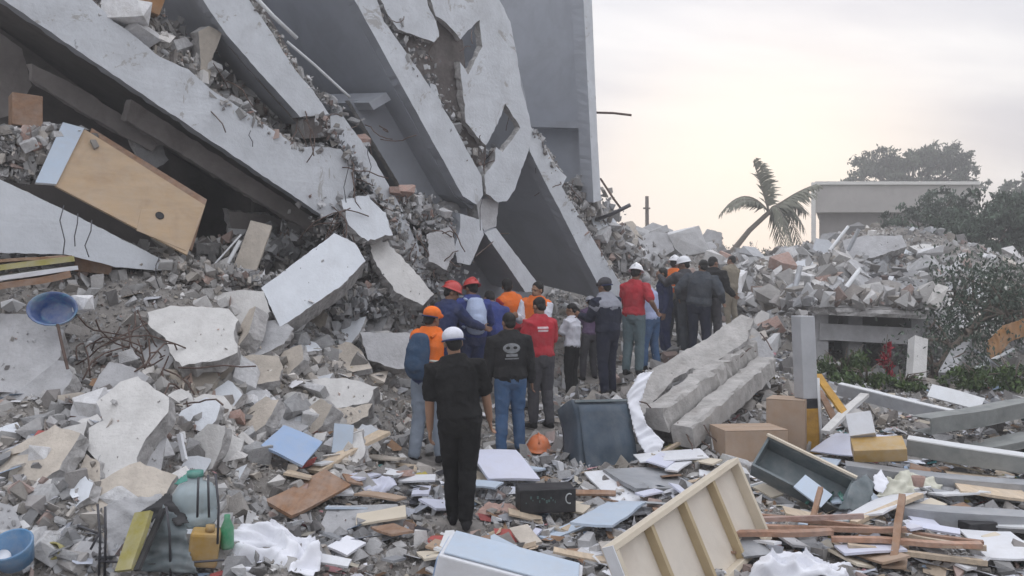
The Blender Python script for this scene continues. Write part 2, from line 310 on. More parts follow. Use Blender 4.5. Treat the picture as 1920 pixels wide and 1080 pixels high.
# ------------------------------------------------------------------ the ground: a heap-and-hollow sheet
PEOPLE_SPOTS = [(862, 990, 7.0), (790, 870, 8.9), (828, 776, 11.0), (885, 757, 11.5), (928, 750, 12.0), (962, 735, 12.8), (1004, 740, 12.3),
                (955, 855, 9.8), (1012, 800, 10.6), (1073, 750, 13.6), (1140, 745, 12.2), (1188, 700, 13.0), (1222, 695, 14.2),
                (1248, 672, 15.2), (1262, 655, 15.7), (1290, 655, 15.0), (1320, 655, 15.0), (1345, 652, 15.3), (1370, 618, 18.5),
                (868, 690, 14.2), (1106, 715, 14.8)]
CP = [W(*p) for p in PEOPLE_SPOTS] + [W(*p) for p in [
    (0, 1080, 5.0), (300, 1080, 5.4), (600, 1080, 5.6), (960, 1080, 5.8), (1400, 1080, 5.7), (1920, 1080, 5.6),
    (0, 900, 5.8), (150, 900, 5.9), (300, 900, 6.3), (450, 900, 6.9), (600, 900, 7.5), (750, 900, 7.9), (960, 900, 8.4), (1100, 900, 8.5),
    (1300, 900, 8.4), (1500, 900, 8.4), (1700, 900, 8.3), (1920, 900, 8.1),
    (0, 780, 6.6), (200, 780, 7.0), (400, 780, 7.7), (550, 800, 8.4), (700, 800, 9.1), (1350, 800, 10.0), (1500, 835, 9.8),
    (1700, 790, 10.6), (1920, 780, 10.6), (1600, 725, 13), (1800, 725, 13), (1920, 705, 13.2),
    (1450, 630, 16), (1600, 590, 18), (1570, 685, 15.6), (1690, 690, 15.6), (1500, 505, 19.5), (1650, 480, 20.5), (1800, 520, 19.5), (1910, 550, 18.5), (1470, 480, 21.5), (1560, 448, 22.5),
    (1660, 432, 23), (1740, 440, 22.5), (1820, 465, 22), (100, 650, 8.0), (300, 640, 8.6), (550, 680, 9.6), (700, 680, 10.6), (740, 590, 12), (600, 590, 11), (450, 565, 10.2),
    (300, 525, 9.5), (150, 535, 9), (0, 560, 8.4), (800, 620, 13), (900, 640, 14), (1050, 650, 15.5), (1180, 600, 17),
    (1200, 440, 25), (1290, 445, 25), (1390, 495, 24), (1100, 520, 20)]]
CP += [Vector(p) for p in [(-4, 3, .3), (0, 3, 0), (4, 3, .05), (0, 0, 0), (-6, 0, .1), (6, 0, 0), (0, -6, 0), (-9, 12, 2.3), (-6, 14, 2.2), (-3, 17, 1.6),
       (-10, 5, 1.3), (-14, 9, 2.0), (10, 5, .1), (14, 9, .4), (18, 14, .9), (22, 20, 1.2), (4, 30, 1.2), (12, 29, .6), (20, 28, .5), (-8, 22, .6), (-14, 18, .8), (0, 36, .0), (14, 36, 0), (26, 34, 0), (-14, 34, 0), (26, 4, 0), (-18, 0, 0)]]
cp = np.array([tuple(p) for p in CP])
def _phi(r2): return np.where(r2 > 1e-9, 0.5 * r2 * np.log(np.maximum(r2, 1e-9)), 0)
n_ = len(cp); d2 = ((cp[:, None, :2] - cp[None, :, :2]) ** 2).sum(-1)
A_ = np.zeros((n_ + 3, n_ + 3)); A_[:n_, :n_] = _phi(d2) + np.eye(n_) * 0.12
A_[:n_, n_] = 1; A_[:n_, n_ + 1:] = cp[:, :2]; A_[n_:, :n_] = A_[:n_, n_:].T
sol = np.linalg.solve(A_, np.concatenate([cp[:, 2], [0, 0, 0]]))
GX0, GX1, GY0, GY1, GS = -16.0, 24.0, 0.0, 36.0, 0.1
gx = np.arange(GX0, GX1 + 1e-6, GS); gy = np.arange(GY0, GY1 + 1e-6, GS); XX, YY = np.meshgrid(gx, gy)
def tps(x, y):
    x = x.ravel(); y = y.ravel(); z = sol[n_] + sol[n_ + 1] * x + sol[n_ + 2] * y
    for i in range(n_): z = z + sol[i] * _phi((x - cp[i, 0]) ** 2 + (y - cp[i, 1]) ** 2)
    return z
ZZ = tps(XX, YY).reshape(XX.shape)
ZZ = np.clip(ZZ, -0.15, 4.4)
rs = np.random.RandomState(3)
def vnoise(s, seed):
    r = np.random.RandomState(seed).rand(400, 400)
    fx, fy = (XX - GX0) / s, (YY - GY0) / s; ix, iy = fx.astype(int), fy.astype(int); ux, uy = fx - ix, fy - iy
    ux = ux * ux * (3 - 2 * ux); uy = uy * uy * (3 - 2 * uy); ix %= 399; iy %= 399
    return (r[iy, ix] * (1 - ux) + r[iy, ix + 1] * ux) * (1 - uy) + (r[iy + 1, ix] * (1 - ux) + r[iy + 1, ix + 1] * ux) * uy - 0.5
flat = np.ones_like(ZZ)
for i in range(len(PEOPLE_SPOTS)):
    flat = np.minimum(flat, np.clip((np.hypot(XX - cp[i, 0], YY - cp[i, 1]) - 0.2) / 0.4, 0.1, 1))
ZZ = ZZ + (vnoise(0.9, 1) * 0.18 + vnoise(0.4, 2) * 0.15 + vnoise(0.21, 3) * 0.10) * flat
edge = np.clip(np.minimum.reduce([XX - GX0, GX1 - XX, GY1 - YY, YY - GY0 + 2]) / 3.0, 0, 1)
ZZ = ZZ * edge
def hz(x, y):
    x = np.asarray(x, float); y = np.asarray(y, float)
    fx = np.clip((x - GX0) / GS, 0, len(gx) - 1.001); fy = np.clip((y - GY0) / GS, 0, len(gy) - 1.001)
    ix = fx.astype(int); iy = fy.astype(int); ux = fx - ix; uy = fy - iy
    return (ZZ[iy, ix] * (1 - ux) + ZZ[iy, ix + 1] * ux) * (1 - uy) + (ZZ[iy + 1, ix] * (1 - ux) + ZZ[iy + 1, ix + 1] * ux) * uy
_T = np.arange(2.5, 36, 0.02)
def G(px, py, up=0.0):
    """where the sight line through a photo pixel meets the ground"""
    r = ray(px, py); z = EYE + r.z * _T; g = hz(r.x * _T, _T); k = np.nonzero(z < g)[0]
    Y = _T[k[0]] if len(k) else 20.0
    p = CAMP + r * Y; p.z = float(hz(p.x, p.y)) + up; return p
def on_ground(x, y, up=0.0): return Vector((x, y, float(hz(x, y)) + up))

ny, nx = ZZ.shape
V = np.stack([XX.ravel(), YY.ravel(), ZZ.ravel()], 1)
idx = np.arange(nx * ny).reshape(ny, nx)
F = np.stack([idx[:-1, :-1], idx[:-1, 1:], idx[1:, 1:], idx[1:, :-1]], -1).reshape(-1, 4)
me = bpy.data.meshes.new('ground'); me.from_pydata(V.tolist(), [], F.tolist()); me.polygons.foreach_set('use_smooth', [True] * len(F))
# skirt out to the horizon
B = 150.0
bm = bmesh.new(); bm.from_mesh(me)
o4 = [bm.verts.new(p) for p in ((-B, -60, 0), (B, -60, 0), (B, B, 0), (-B, B, 0))]
bm.verts.ensure_lookup_table()
cI = [bm.verts[int(i)] for i in (idx[0, 0], idx[0, -1], idx[-1, -1], idx[-1, 0])]
rims = [idx[0, :], idx[:, -1], idx[-1, ::-1], idx[::-1, 0]]
for k in range(4):
    a, b = o4[k], o4[(k + 1) % 4]; rim = [bm.verts[int(i)] for i in rims[k]]
    h = len(rim) // 2
    for i in range(len(rim) - 1): bm.faces.new((rim[i + 1], rim[i], a if i < h else b))
    bm.faces.new((rim[h], a, b))
bm.to_mesh(me); bm.free()
ground = bpy.data.objects.new('ground', me); COL.objects.link(ground); me.materials.append(MATS['dirt_shaded']); tag(ground, kind='structure')

# ------------------------------------------------------------------ the collapsed building on the left
F0 = Vector((-5.1, 9.0, 0)); NF = Vector((0.645, -0.764, 0)).normalized()
DD = Vector((-0.645, 0.764, 0.18)).normalized()          # the way its floors run back
def onF(px, py, off=0.0): return on_plane(px, py, F0 - NF * off, NF)
bld = thing('collapsed_building', 'pancaked concrete building with steeply tilted pale floor slabs and torn walls', 'building', onF(640, 560))
def fband(name, pts, m, depth, off=0.0, rough=0.02, seed=1, label=None, rim=None):
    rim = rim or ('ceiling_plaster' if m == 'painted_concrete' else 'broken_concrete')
    o = mk(name, prism([onF(x, y, off) for x, y in pts], DD * depth, rough, 0.07, seed, .25), [m, rim], bld)
    if label: o['label'] = label
    return o
band1 = [(-80, -190), (173, 0), (213, 40), (247, 63), (300, 107), (353, 130), (392, 165), (467, 214), (560, 276), (610, 275), (640, 280),
         (668, 330), (655, 390), (610, 408), (450, 300), (257, 170), (33, 18), (-250, -172)]
fband('edge_beam', band1, 'painted_concrete', 0.28, 0, 0.014, 1)
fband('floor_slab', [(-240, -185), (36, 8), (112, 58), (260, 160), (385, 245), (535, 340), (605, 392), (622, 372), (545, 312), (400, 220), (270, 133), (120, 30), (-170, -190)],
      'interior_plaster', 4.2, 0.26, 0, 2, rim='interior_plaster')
band2 = [(240, -210), (380, 0), (423, 63), (493, 143), (563, 219), (617, 214), (587, 170), (550, 127), (507, 57), (467, 0), (325, -210)]
fband('edge_beam', band2, 'painted_concrete', 0.26, 0, 0.012, 3)
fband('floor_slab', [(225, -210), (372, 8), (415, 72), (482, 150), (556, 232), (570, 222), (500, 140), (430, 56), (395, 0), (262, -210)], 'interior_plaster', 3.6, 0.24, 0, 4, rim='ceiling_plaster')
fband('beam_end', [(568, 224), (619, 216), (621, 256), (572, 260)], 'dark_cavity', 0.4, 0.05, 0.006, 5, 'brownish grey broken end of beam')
fband('edge_beam', [(598, 224), (640, 213), (700, 296), (757, 398), (716, 384), (660, 300)], 'painted_concrete', 0.3, 0.06, 0.02, 6)
fband('edge_beam', [(722, 392), (756, 402), (784, 462), (808, 530), (786, 518), (752, 452)], 'painted_concrete', 0.3, 0.02, 0.024, 66, rim='broken_concrete')
fband('floor_slab', [(598, 232), (646, 280), (672, 336), (708, 382), (744, 432), (783, 516), (800, 520), (755, 412), (690, 290), (630, 220)], 'grey_concrete', 2.4, 0.35, 0.02, 7)
band3 = [(566, -180), (665, 0), (757, 167), (868, 368), (894, 384), (906, 366), (903, 330), (873, 277), (850, 233), (793, 143), (720, 40), (707, 0), (606, -180)]
fband('edge_beam', band3, 'painted_concrete', 0.26, 0, 0.012, 8)
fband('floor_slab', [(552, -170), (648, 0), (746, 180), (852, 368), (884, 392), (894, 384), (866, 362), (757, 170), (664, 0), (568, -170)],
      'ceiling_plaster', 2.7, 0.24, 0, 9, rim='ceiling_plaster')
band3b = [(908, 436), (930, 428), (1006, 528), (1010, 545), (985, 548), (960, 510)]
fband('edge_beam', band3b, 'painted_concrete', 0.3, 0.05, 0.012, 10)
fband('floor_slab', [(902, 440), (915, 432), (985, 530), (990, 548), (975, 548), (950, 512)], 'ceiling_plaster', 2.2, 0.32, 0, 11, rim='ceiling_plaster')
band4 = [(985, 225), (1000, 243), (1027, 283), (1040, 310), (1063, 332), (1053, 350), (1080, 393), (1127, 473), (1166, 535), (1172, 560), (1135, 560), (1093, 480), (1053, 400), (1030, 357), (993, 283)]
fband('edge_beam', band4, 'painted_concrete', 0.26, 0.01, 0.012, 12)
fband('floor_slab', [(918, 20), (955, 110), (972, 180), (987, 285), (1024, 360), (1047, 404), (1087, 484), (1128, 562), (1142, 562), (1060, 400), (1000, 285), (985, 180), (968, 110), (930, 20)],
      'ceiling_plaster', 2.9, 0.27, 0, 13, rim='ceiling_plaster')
band5 = [(1092, -180), (1109, -180), (1110, 0), (1115, 130), (1120, 250), (1127, 375), (1113, 380), (1106, 240), (1099, 100), (1094, 0)]
fband('roof_edge', band5, 'painted_concrete', 0.3, 0, 0.006, 14)
fband('roof_slab', [(1086, -180), (1100, -180), (1106, 100), (1113, 240), (1119, 372), (1108, 376), (1100, 240), (1093, 100)], 'ceiling_plaster', 3.4, 0.28, 0, 15, rim='ceiling_plaster')
# roof underside: cross beam and side strip
def dbeam(px, py, off, length, a, b, m):
    """beam that runs back along the floors' direction"""
    p = onF(px, py, off); bm = bmesh.new(); add_box(bm, p, DD * length, a, b); return mk('cross_beam', bm, m, bld)
UF = Vector((0.764, 0.645, 0))
dbeam(1104, 244, 0.3, 3.0, Vector((0, 0, 0.12)), -UF * 0.28, 'ceiling_plaster')
dbeam(1099, 92, 0.6, 2.6, Vector((0, 0, 0.03)), -UF * 0.06, 'ceiling_plaster')
fband('cross_beam', [(1093, 20), (1084, 22), (1097, 235), (1104, 235)], 'painted_concrete', 0.18, 0.25, 0.004, 31)
dbeam(733, 187, 0.28, 2.2, Vector((-0.06, -0.04, 0.10)), -UF * 0.30 + Vector((0, 0, -0.2)), 'ceiling_plaster')
# second bay wall with a dark plate standing in for the window's shade
fband('bay_wall', [(655, 188), (742, 186), (800, 270), (880, 372), (905, 430), (820, 425), (770, 380), (700, 265)], 'ceiling_plaster', 0.15, 0.75, 0.01, 16)
fband('window_shade_plate', [(733, 192), (754, 192), (781, 240), (766, 248)], 'dark_cavity', 0.05, 0.68, 0.0, 17)
fband('bay_wall', [(762, 250), (782, 246), (880, 378), (862, 384), (800, 310)], 'painted_concrete', 0.08, 0.66, 0.004, 32)
# torn infill wall between the two upper beams
fband('wall_panel', [(672, -110), (790, -110), (800, 0), (807, 20), (818, 40), (823, 67), (813, 80), (793, 72), (747, 55), (727, 27), (713, -4)], 'painted_concrete', 0.14, -0.01, 0.026, 18, rim='broken_concrete')
wallB = [(803, -120), (905, -120), (937, 0), (957, 40), (968, 97), (977, 160), (988, 200), (997, 243), (991, 283), (965, 355), (950, 377), (933, 380), (912, 362), (908, 328), (928, 302),
         (930, 275), (943, 286), (976, 240), (948, 195), (930, 238), (911, 273), (873, 230), (870, 187), (862, 116), (878, 139), (904, 87), (899, 37), (863, 73), (837, 43), (817, 30), (807, 0)]
fband('wall_panel', wallB, 'painted_concrete', 0.15, -0.02, 0.026, 19, rim='broken_concrete')
fband('wall_panel', [(806, 155), (817, 160), (828, 195), (822, 200), (808, 176)], 'painted_concrete', 0.08, 0.04, 0.012, 33)
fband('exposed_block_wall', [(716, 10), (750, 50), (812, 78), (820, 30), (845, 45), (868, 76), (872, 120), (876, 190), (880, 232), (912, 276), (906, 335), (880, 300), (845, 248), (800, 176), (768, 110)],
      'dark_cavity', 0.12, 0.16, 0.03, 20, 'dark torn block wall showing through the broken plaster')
fband('wall_panel', [(863, 400), (903, 413), (907, 440), (882, 497), (857, 493), (853, 463), (863, 427)], 'painted_concrete', 0.22, 0.0, 0.016, 21)
fband('broken_column', [(893, 372), (935, 376), (930, 425), (908, 432), (898, 410)], 'grey_concrete', 0.3, 0.12, 0.02, 22)
fband('broken_column', [(755, 400), (860, 380), (866, 425), (850, 500), (835, 540), (815, 545), (790, 480)], 'grey_concrete', 0.3, 0.5, 0.04, 23)
fband('inner_wall', [(800, 500), (880, 495), (900, 452), (1000, 560), (960, 600), (820, 600)], 'ceiling_plaster', 0.15, 1.1, 0.01, 24)
# lowest crushed storey
band0 = [(-160, 245), (0, 336), (150, 408), (305, 487), (311, 508), (217, 500), (123, 477), (0, 474), (-160, 472)]
fband('edge_beam', band0, 'blue_white_concrete', 0.35, -0.25, 0.012, 25)
fband('broken_column', [(372, 60), (392, 48), (416, 62), (398, 110), (392, 150), (378, 150)], 'tan_concrete', 0.3, 0.12, 0.02, 26)
# rear closure, floors and party walls far inside
def fwall(name, pts, m, off, th):
    P = [F0 + UF * u + DD * off + Vector((0, 0, z)) for u, z in pts]; return mk(name, prism(P, DD * th), [m, m], bld)
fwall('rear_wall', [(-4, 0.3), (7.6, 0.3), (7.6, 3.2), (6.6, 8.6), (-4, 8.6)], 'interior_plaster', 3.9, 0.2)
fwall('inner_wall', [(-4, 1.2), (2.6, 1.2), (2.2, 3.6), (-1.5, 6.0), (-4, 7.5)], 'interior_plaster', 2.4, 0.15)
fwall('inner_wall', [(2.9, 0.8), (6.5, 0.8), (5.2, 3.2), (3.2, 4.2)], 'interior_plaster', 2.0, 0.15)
# pipe and cable along the ceiling
mk('conduit_pipe', tube([onF(470, -15, -0.05), onF(512, 30, -0.04), onF(557, 72, -0.02)], 0.028, 8), 'white_metal', bld, True)
mk('conduit_pipe', tube([onF(538, 78, 0.1), onF(590, 122, 0.1), onF(640, 168, 0.1), onF(656, 182, 0.12)], 0.02, 8), 'white_metal', bld, True)
def rebars(parent, pts, n, length, seed, r=0.009, name='rebar'):
    rg = random.Random(seed)
    for i in range(n):
        a = Vector(pts[rg.randrange(len(pts))]) + Vector([rg.uniform(-.2, .2) for _ in range(3)])
        d = Vector((rg.uniform(-.6, .6), rg.uniform(-.8, .1), rg.uniform(-1, .3))).normalized(); P = [a]; k = 5
        for j in range(k):
            d = (d + Vector([rg.uniform(-.45, .45) for _ in range(3)]) + Vector((0, 0, -.12))).normalized(); P.append(P[-1] + d * length * rg.uniform(.7, 1.2) / k)
        mk(name, tube(P, r, 6), 'rebar', parent, True)
rebars(bld, [onF(x, y, -0.15) for x, y in ((630, 320), (650, 350), (660, 390), (690, 380), (640, 400), (700, 430), (668, 300))], 13, 0.7, 5)
rebars(bld, [onF(x, y, -0.1) for x, y in ((840, 460), (850, 430), (760, 440), (780, 470))], 8, 0.5, 6)
# rods sticking out on the right
mk('steel_rod', tube([onF(1112, 211, 0.2), W(1150, 212, 14.5), W(1184, 216, 14.4)], 0.022, 6), 'rebar', bld, True)
mk('steel_rod', tube([onF(1126, 335, 0.2), W(1150, 372, 14.6), W(1165, 392, 14.5)], 0.02, 6), 'rebar', bld, True)
mk('steel_rod', tube([onF(1118, 412, 0.2), W(1150, 400, 14.5), W(1182, 384, 14.4)], 0.035, 6), 'dark_metal', bld, True)
# cables and wires left hanging
for k, (x, y, l, off) in enumerate([(120, 385, 95, -.62), (146, 400, 62, -.62), (172, 412, 70, -.62), (300, 480, 60, -.6), (650, 285, 95, -.06), (664, 300, 120, -.06), (690, 270, 60, -.1), (1010, 265, 60, .1), (905, 372, 60, -.06), (470, 245, 30, -.05)]):
    a_ = onF(x, y, off); b_ = onF(x + rnd.uniform(-6, 6), y + l, off - .03); mk('hanging_wire', tube([a_, a_.lerp(b_, .3) + UF * rnd.uniform(-.05, .05), a_.lerp(b_, .7) + UF * rnd.uniform(-.05, .05), b_], .006, 5), 'dark_metal', bld, True)
rebars(bld, [onF(x, y, .05) for x, y in ((735, 40), (812, 80), (865, 76), (880, 235), (905, 278), (930, 290), (1062, 335), (945, 200))], 14, .45, 16, .007)
rebars(bld, [onF(x, y, .1) for x, y in ((612, 400), (640, 392), (660, 350), (565, 222), (616, 216), (1060, 340), (1165, 540), (1125, 378), (905, 440), (807, 525), (690, 262), (400, 160))], 34, .6, 26, .008)
# crushed inner layers seen in the void under the long beam
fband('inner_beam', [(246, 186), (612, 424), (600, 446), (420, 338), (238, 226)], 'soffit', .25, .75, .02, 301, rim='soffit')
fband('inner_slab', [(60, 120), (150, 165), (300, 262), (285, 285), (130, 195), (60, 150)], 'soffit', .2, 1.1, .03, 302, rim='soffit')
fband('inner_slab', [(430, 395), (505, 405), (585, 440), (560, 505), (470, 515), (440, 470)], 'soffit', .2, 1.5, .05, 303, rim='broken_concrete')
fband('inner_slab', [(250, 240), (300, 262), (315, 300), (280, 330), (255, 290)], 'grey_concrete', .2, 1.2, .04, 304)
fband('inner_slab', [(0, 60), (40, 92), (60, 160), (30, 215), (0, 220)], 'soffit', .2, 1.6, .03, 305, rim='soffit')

# ------------------------------------------------------------------ big broken slabs lying in the heap
def unit(*v): return Vector(v).normalized()
def slab(label, pts, Y, n, th, m, rough=0.025, seed=0, name='concrete_slab', cat='slab', rim='broken_concrete', group=None, anchor=None):
    """outline seen in the photo, laid on its own tilted plane through a point at distance Y, with real thickness"""
    n = Vector(n).normalized(); cx = sum(p[0] for p in pts) / len(pts); cy = sum(p[1] for p in pts) / len(pts)
    if anchor: cx, cy = anchor
    P0 = W(cx, cy, Y) if Y else G(cx, cy, 0.1)
    o = mk(name, prism([on_plane(x, y, P0, n) for x, y in pts], -n * th, rough * 1.2, 0.055, seed), [m, rim])
    SLABS.append((pts, P0, n)); return tag(o, label, cat, group)
SLABS = []
slab('big pale fractured concrete slab leaning upright among rebar, left foreground',
     [(222, 717), (256, 706), (318, 747), (316, 772), (292, 798), (267, 835), (256, 858), (256, 887), (252, 932), (218, 936), (189, 917), (185, 865), (163, 843), (167, 802), (196, 787), (181, 754)],
     6.25, (-.1, -.78, .62), .16, 'pale_concrete', .02, 40)
slab('greenish grey side slab leaning against the big pale fractured slab',
     [(319, 752), (316, 785), (296, 917), (258, 932), (257, 890), (257, 860), (268, 838), (292, 802)], 6.32, (.55, -.66, .5), .14, 'grey_concrete', .015, 41)
slab('smooth grey concrete slab at the left edge under the blue basin', [(-60, 585), (60, 590), (118, 618), (112, 668), (80, 712), (72, 740), (0, 735), (-60, 738)], 7.3, (.25, -.8, .55), .3, 'grey_concrete', .015, 42)
slab('chipped white concrete slab lying flat above the rebar tangle', [(277, 587), (320, 573), (430, 578), (447, 600), (437, 630), (447, 660), (423, 673), (340, 687), (320, 660), (310, 633), (283, 613)],
     8.3, (.1, -.62, .78), .16, 'pale_concrete', .03, 43)
slab('clean blue-white concrete block tilted in the mouth of the crushed storey', [(490, 540), (627, 437), (665, 455), (685, 490), (640, 535), (525, 613)], 10.2, (.3, -.8, .5), .4, 'blue_white_concrete', .012, 44)
slab('rounded grey-green concrete lump right of the rebar tangle', [(435, 745), (470, 730), (505, 735), (521, 770), (505, 785), (480, 805), (455, 800), (430, 770)], None, (.1, -.7, .7), .3, 'grey_concrete', .04, 45)
slab('pale flat-topped concrete slab in the middle of the rubble slope', [(525, 735), (560, 712), (640, 708), (705, 725), (690, 755), (620, 768), (560, 778), (530, 762)], None, (0, -.55, .84), .24, 'pale_concrete', .03, 46)
slab('tan broken screed piece under the pale flat-topped slab', [(545, 778), (620, 768), (695, 757), (690, 780), (640, 800), (580, 803), (548, 795)], None, (.1, -.85, .5), .2, 'tan_concrete', .03, 47)
slab('tan triangular tile bed piece behind the flat-topped slab', [(618, 652), (650, 640), (672, 650), (697, 690), (660, 698), (626, 680)], None, (.1, -.6, .8), .08, 'tan_concrete', .025, 48)
slab('upright grey masonry block left of the orange-vested people', [(676, 622), (770, 625), (768, 690), (745, 692), (690, 675)], 10.4, (.15, -.93, .33), .25, 'grey_concrete', .015, 49)
slab('dusty flat slab in the shadow under the tilted blue-white block', [(612, 562), (648, 541), (706, 546), (672, 570), (640, 586)], 11.2, (.1, -.55, .83), .1, 'grey_concrete', .02, 50)
slab('pinkish square concrete block near the left edge', [(100, 742), (150, 735), (186, 741), (184, 770), (160, 788), (122, 784)], None, (.15, -.85, .5), .22, 'tan_concrete', .02, 51)
slab('mauve-grey flat slab in front of the black-clad man', [(618, 948), (745, 945), (765, 985), (760, 1000), (600, 1012), (598, 990)], None, (0.02, -.45, .89), .07, 'grey_concrete', .006, 52, rim='grey_concrete')
slab('dirty lower slab leaning below the big pale fractured slab', [(163, 850), (186, 868), (190, 918), (180, 985), (140, 990), (135, 930)], 5.95, (-.25, -.8, .55), .15, 'tan_concrete', .03, 53)
slab('small curved white slab edge in the left rubble', [(48, 925), (75, 895), (115, 905), (118, 920), (80, 940)], None, (.1, -.6, .8), .08, 'pale_concrete', .02, 54)
slab('grey slab corner poking out at the lower left edge', [(-40, 925), (20, 950), (40, 985), (20, 1015), (-40, 1010)], None, (.3, -.7, .65), .15, 'grey_concrete', .02, 55)
slab('grey flat roof slab crowning the right rubble heap', [(1580, 450), (1625, 441), (1692, 442), (1700, 462), (1640, 482), (1588, 487)], 20.2, (-.1, -.85, .5), .3, 'grey_concrete', .03, 56)
slab('tilted white block with square face in the right heap', [(1610, 535), (1650, 528), (1668, 560), (1632, 572), (1618, 560)], 17.8, (-.2, -.9, .4), .4, 'pale_concrete', .01, 57)
slab('small pale slab on the heap below the house wall', [(1705, 462), (1740, 455), (1760, 465), (1720, 470)], 20.5, (0, -.6, .8), .12, 'pale_concrete', .02, 58)
slab('grey slab leaning at the foot of the rearmost tilted beam', [(1105, 395), (1125, 385), (1150, 420), (1185, 470), (1160, 480), (1125, 440)], 15.4, (.4, -.85, .3), .25, 'grey_concrete', .03, 59)
slab('white broken slab piece on top of the leaning grey slab', [(1108, 408), (1140, 398), (1158, 418), (1138, 436), (1116, 430)], 15.1, (.3, -.8, .5), .12, 'painted_concrete', .02, 60)
slab('pale holed concrete slab sliding down below the split beam', [(688, 446), (728, 455), (770, 500), (812, 552), (792, 572), (745, 548), (702, 492)], 11.4, (.35, -.75, .5), .18, 'pale_concrete', .035, 63)
slab('bluish broken slab under the broken end of the long beam', [(640, 372), (690, 365), (722, 400), (735, 440), (690, 452), (655, 420)], 11.3, (.45, -.8, .35), .15, 'blue_white_concrete', .04, 64)
slab('grey block beside the hanging white wall piece', [(800, 440), (846, 425), (856, 470), (838, 505), (806, 490)], 12.2, (.3, -.85, .4), .25, 'grey_concrete', .03, 65)
# the fallen column with peeled plaster
slab('thin plaster slab peeled back over the fallen column', [(1180, 738), (1225, 692), (1330, 632), (1388, 590), (1412, 598), (1398, 640), (1350, 672), (1316, 700), (1300, 690), (1270, 705), (1226, 752), (1200, 785)],
     10.9, (-.1, -.62, .78), .1, 'weathered_concrete', .03, 61)
fc = thing('fallen_column', 'long fallen concrete column split lengthwise beside the cardboard boxes', 'column', G(1330, 810))
def col_piece(A, B, wd, ht, seed, m='weathered_concrete', name='shaft'):
    d = B - A; s = d.cross(Vector((0, 0, 1))).normalized(); u = s.cross(d).normalized()
    bm = bmesh.new(); k = 30; rings = []; rg = random.Random(seed)
    for i in range(k + 1):
        c = A + d * (i / k); j = lambda: rg.uniform(-.02, .02) * (1.9 if noise.noise(c * 2.3 + Vector((seed, 0, 0))) > .18 else .6)
        rings.append([bm.verts.new(c + s * (x * wd / 2 + j()) + u * (y * ht + j())) for x, y in ((-1, 0), (-.96, .9), (-.8, 1), (.8, 1), (.96, .9), (1, 0))])
    for a, b in zip(rings, rings[1:]):
        for q in range(6): bm.faces.new((a[q], a[(q + 1) % 6], b[(q + 1) % 6], b[q]))
    bm.faces.new(rings[0]); bm.faces.new(rings[-1][::-1]); return mk(name, bm, m, fc)
col_piece(W(1232, 808, 9.5), W(1405, 672, 11.6), .28, .28, 1)
col_piece(W(1282, 838, 9.35), W(1440, 700, 11.4), .28, .26, 2)
col_piece(W(1262, 832, 9.6), W(1422, 698, 11.7), .5, .2, 3, 'dark_cavity', 'torn_core')
slab('blunt grey column head at the upper end of the fallen column', [(1392, 640), (1425, 630), (1450, 655), (1452, 690), (1425, 720), (1395, 700)], 11.7, (.2, -.9, .35), .4, 'grey_concrete', .03, 62)

rebars(fc, [W(1405, 650, 11.5), W(1425, 670, 11.4), W(1238, 800, 9.45), W(1290, 820, 9.4)], 12, .45, 46, .009)
# ------------------------------------------------------------------ rubble: pickable lumps, then the countless small stuff
PAL = np.array([(.51, .505, .505), (.44, .43, .425), (.59, .585, .585), (.67, .665, .665), (.36, .34, .33), (.47, .44, .41), (.54, .50, .455), (.43, .33, .295), (.29, .275, .265), (.74, .735, .735)])
PALW = np.array([.2, .16, .14, .08, .1, .12, .08, .05, .05, .02])
CUBE = np.array([(-1, -1, -1), (1, -1, -1), (1, 1, -1), (-1, 1, -1), (-1, -1, 1), (1, -1, 1), (1, 1, 1), (-1, 1, 1)], float) * .5
CF = np.array([(0, 3, 2, 1), (4, 5, 6, 7), (0, 1, 5, 4), (1, 2, 6, 5), (2, 3, 7, 6), (3, 0, 4, 7)])
def rots(n, rs, tilt=3.14):
    a, b, c = rs.uniform(-tilt, tilt, n), rs.uniform(-tilt, tilt, n), rs.uniform(-np.pi, np.pi, n)
    ca, sa, cb, sb, cc, sc_ = np.cos(a), np.sin(a), np.cos(b), np.sin(b), np.cos(c), np.sin(c); o = np.ones(n); z = np.zeros(n)
    Rx = np.stack([o, z, z, z, ca, -sa, z, sa, ca], 1).reshape(-1, 3, 3); Ry = np.stack([cb, z, sb, z, o, z, -sb, z, cb], 1).reshape(-1, 3, 3)
    Rz = np.stack([cc, -sc_, z, sc_, cc, z, z, z, o], 1).reshape(-1, 3, 3); return Rz @ Ry @ Rx
def hull(seed, npt=8, asp=(.8, .6)):
    """angular shard: a shaken box that has lost some of its corners"""
    rg = random.Random(seed); bm = bmesh.new(); cs = CUBE.tolist(); rg.shuffle(cs); npt = min(npt, 8)
    for c in cs[:npt]: bm.verts.new(((c[0] + rg.uniform(-.22, .22)), (c[1] + rg.uniform(-.22, .22)) * asp[0], (c[2] + rg.uniform(-.2, .2)) * asp[1]))
    bmesh.ops.convex_hull(bm, input=bm.verts[:]); bmesh.ops.delete(bm, geom=[v for v in bm.verts if not v.link_faces], context='VERTS'); bmesh.ops.recalc_face_normals(bm, faces=bm.faces[:])
    bmesh.ops.triangulate(bm, faces=bm.faces[:]); bm.verts.index_update(); V = np.array([tuple(v.co) for v in bm.verts]); F = np.array([[v.index for v in f.verts] for f in bm.faces]); bm.free(); return V, F
HULLS = [hull(100 + i, (6, 7, 8, 7, 5)[i % 5], (.5 + .06 * (i % 8), (.12, .35, .6, .5, .8, .25, .7)[i % 7])) for i in range(42)]
